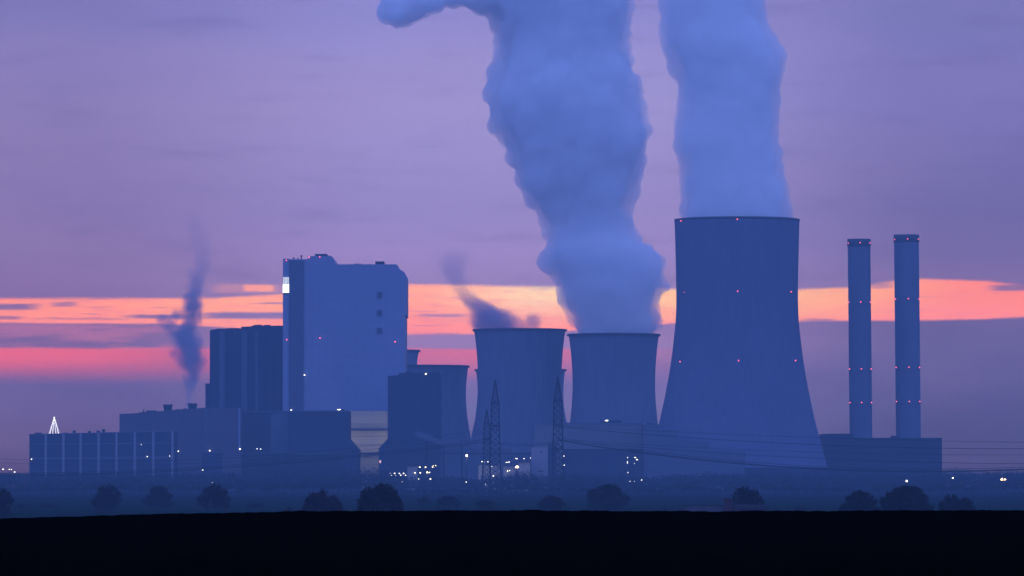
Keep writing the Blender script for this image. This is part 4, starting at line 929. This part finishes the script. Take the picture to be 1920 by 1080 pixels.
def thin_balls(prof, Y, rnd, n=5):
    out = []; ys = [p[0] for p in prof][::-1]; Ls = [p[1] for p in prof][::-1]; Rs = [p[2] for p in prof][::-1]; y = prof[0][0]; mpp = Y / F
    while y > prof[-1][0]:
        l = np.interp(y, ys, Ls); r_ = np.interp(y, ys, Rs); w = (r_ - l) / 2; c = (l + r_) / 2
        p = P(c, y, Y); out.append((p.x, p.y, p.z, w * 0.75 * mpp))
        for i in range(n):
            rr = w * rnd.uniform(0.3, 0.5); q = w - rr; a = rnd.uniform(0, 6.28); p = P(c + q * math.cos(a), y, Y); out.append((p.x, p.y + q * math.sin(a) * mpp, p.z, rr * mpp))
        y -= 4
    return out
def trail_mat(name, dens, col, prof, Y, fade, nscale, lumps=(), soft=(0.1, 0.8), rough=1.7):
    """vapour thinning out from the middle of a drifting trail; fade: (photo y, strength)"""
    m = D.materials.new(name); m.use_nodes = True; nt = m.node_tree; nt.nodes.clear(); b = NB(nt)
    g = b.node('ShaderNodeNewGeometry'); sp = b.node('ShaderNodeSeparateXYZ'); nt.links.new(g.outputs['Position'], sp.inputs[0])
    x, y, z = (V(b, sp.outputs[k]) for k in range(3))
    zs = [Z(p[0], Y) for p in prof]; cs = [X((p[1] + p[2]) / 2, Y) for p in prof]; rs = [(p[2] - p[1]) / 2 * Y / F for p in prof]
    z0, z1 = zs[0], zs[-1]; c = b.curve(z, list(zip(zs, cs)), z0, z1, min(cs) - 1, max(cs) + 1); R_ = b.curve(z, list(zip(zs, rs)), z0, z1, 0.0, max(rs))
    n = b.noise(g.outputs['Position'], nscale, 5.0, 0.62); n2 = b.noise(g.outputs['Position'], nscale * 0.4, 2.0, 0.5)
    ux = (x - c + (n2 - 0.5) * 6.0) / R_; uy = (y - Y) / R_
    rad = b.math('SQRT', ux * ux + uy * uy); core = b.smooth(1.0 - rad + (n - 0.5) * rough, *soft)
    for px, py, rr in lumps:
        q = P(px, py, Y); k = rr * Y / F; ax = (x - q.x) * (1 / k); ay = (y - Y) * (1 / k); az_ = (z - q.z) * (1 / k)
        d = b.math('SQRT', ax * ax + ay * ay + az_ * az_); core = b.math('MAXIMUM', core, b.smooth(1.0 - d + (n - 0.5) * rough, soft[0] + 0.05, soft[1] + 0.35))
    fd = b.curve(z, [(Z(py, Y), v) for py, v in fade], Z(fade[0][0], Y), Z(fade[-1][0], Y), 0.0, 1.0)
    pv = b.node('ShaderNodeVolumePrincipled'); pv.inputs['Color'].default_value = (*col, 1); b.put(pv.inputs['Density'], core * fd * dens)
    o = b.node('ShaderNodeOutputMaterial'); nt.links.new(pv.outputs[0], o.inputs['Volume']); return m
SP = [(764, 346, 362), (740, 343, 365), (720, 341, 373), (700, 340, 385), (680, 326, 388), (660, 318, 388), (640, 316, 382), (625, 320, 378), (612, 330, 376), (600, 338, 384), (585, 336, 388), (570, 334, 387), (555, 340, 382), (540, 346, 384), (520, 350, 394), (500, 356, 400), (470, 356, 402), (440, 350, 396), (420, 342, 386), (402, 340, 376)]
SL = [(306, 600, 17), (318, 606, 21), (330, 592, 17), (345, 588, 16), (322, 622, 13)]
smoke = trail_mat('grey_smoke', 0.21, (0.50, 0.52, 0.62), SP, 3990, [(764, 0.6), (735, 0.5), (690, 0.75), (600, 1.0), (555, 0.85), (530, 0.42), (505, 0.16), (470, 0.09), (402, 0.04), (395, 0.0)], 0.10, SL, soft=(-0.10, 0.75))
fat = lambda prof, k: [(p[0], (p[1] + p[2]) / 2 - (p[2] - p[1]) / 2 * k - 4, (p[1] + p[2]) / 2 + (p[2] - p[1]) / 2 * k + 4) for p in prof]
bs = thin_balls(fat(SP, 1.25), 3990, rnd)
for px, py, rr in SL: p = P(px, py, 3990); bs.append((p.x, 3990, p.z, rr * 1.25 * 3990 / F))
puffs('smoke_column', bs, 1.2, smoke, 'thin twisting smoke column rising from the turbine hall roof hood', 'smoke', billow=0.0)
WP = [(628, 890, 985), (617, 880, 985), (604, 874, 985), (592, 870, 972), (580, 866, 950), (568, 858, 926), (556, 848, 904), (544, 836, 892), (530, 824, 886), (512, 814, 884), (495, 808, 888), (480, 808, 892), (462, 812, 900)]
WL = [(1000, 606, 24), (980, 614, 18), (905, 585, 30), (945, 602, 26)]
wisp = trail_mat('thin_steam', 0.13, (0.60, 0.58, 0.68), WP, 4260, [(628, 1.0), (600, 1.0), (575, 0.8), (555, 0.38), (540, 0.22), (515, 0.20), (490, 0.12), (462, 0.0)], 0.055, WL, soft=(-0.05, 0.7))
bw = thin_balls(fat(WP, 1.2), 4260, rnd)
for px, py, rr in WL: p = P(px, py, 4260); bw.append((p.x, 4260, p.z, rr * 1.2 * 4260 / F))
puffs('steam_wisp', bw, 1.8, wisp, 'faint torn wisps of steam drifting off the tower behind the pylon pair', 'steam', 'steam plumes', billow=0.0)

# ------------------------------------------------------------------ air
hm = D.materials.new('haze_air'); hm.use_nodes = True; hn = hm.node_tree; hn.nodes.clear(); b = NB(hn)
pv = b.node('ShaderNodeVolumePrincipled'); pv.inputs['Color'].default_value = (*HAZE_TINT, 1); pv.inputs['Density'].default_value = SIGMA; pv.inputs['Anisotropy'].default_value = 0.0
o_ = b.node('ShaderNodeOutputMaterial'); hn.links.new(pv.outputs[0], o_.inputs['Volume'])
hz = MB().box(-1700, 1700, -420, HAZE_END, -8, 480).build('haze', hm); hz['kind'] = 'stuff'
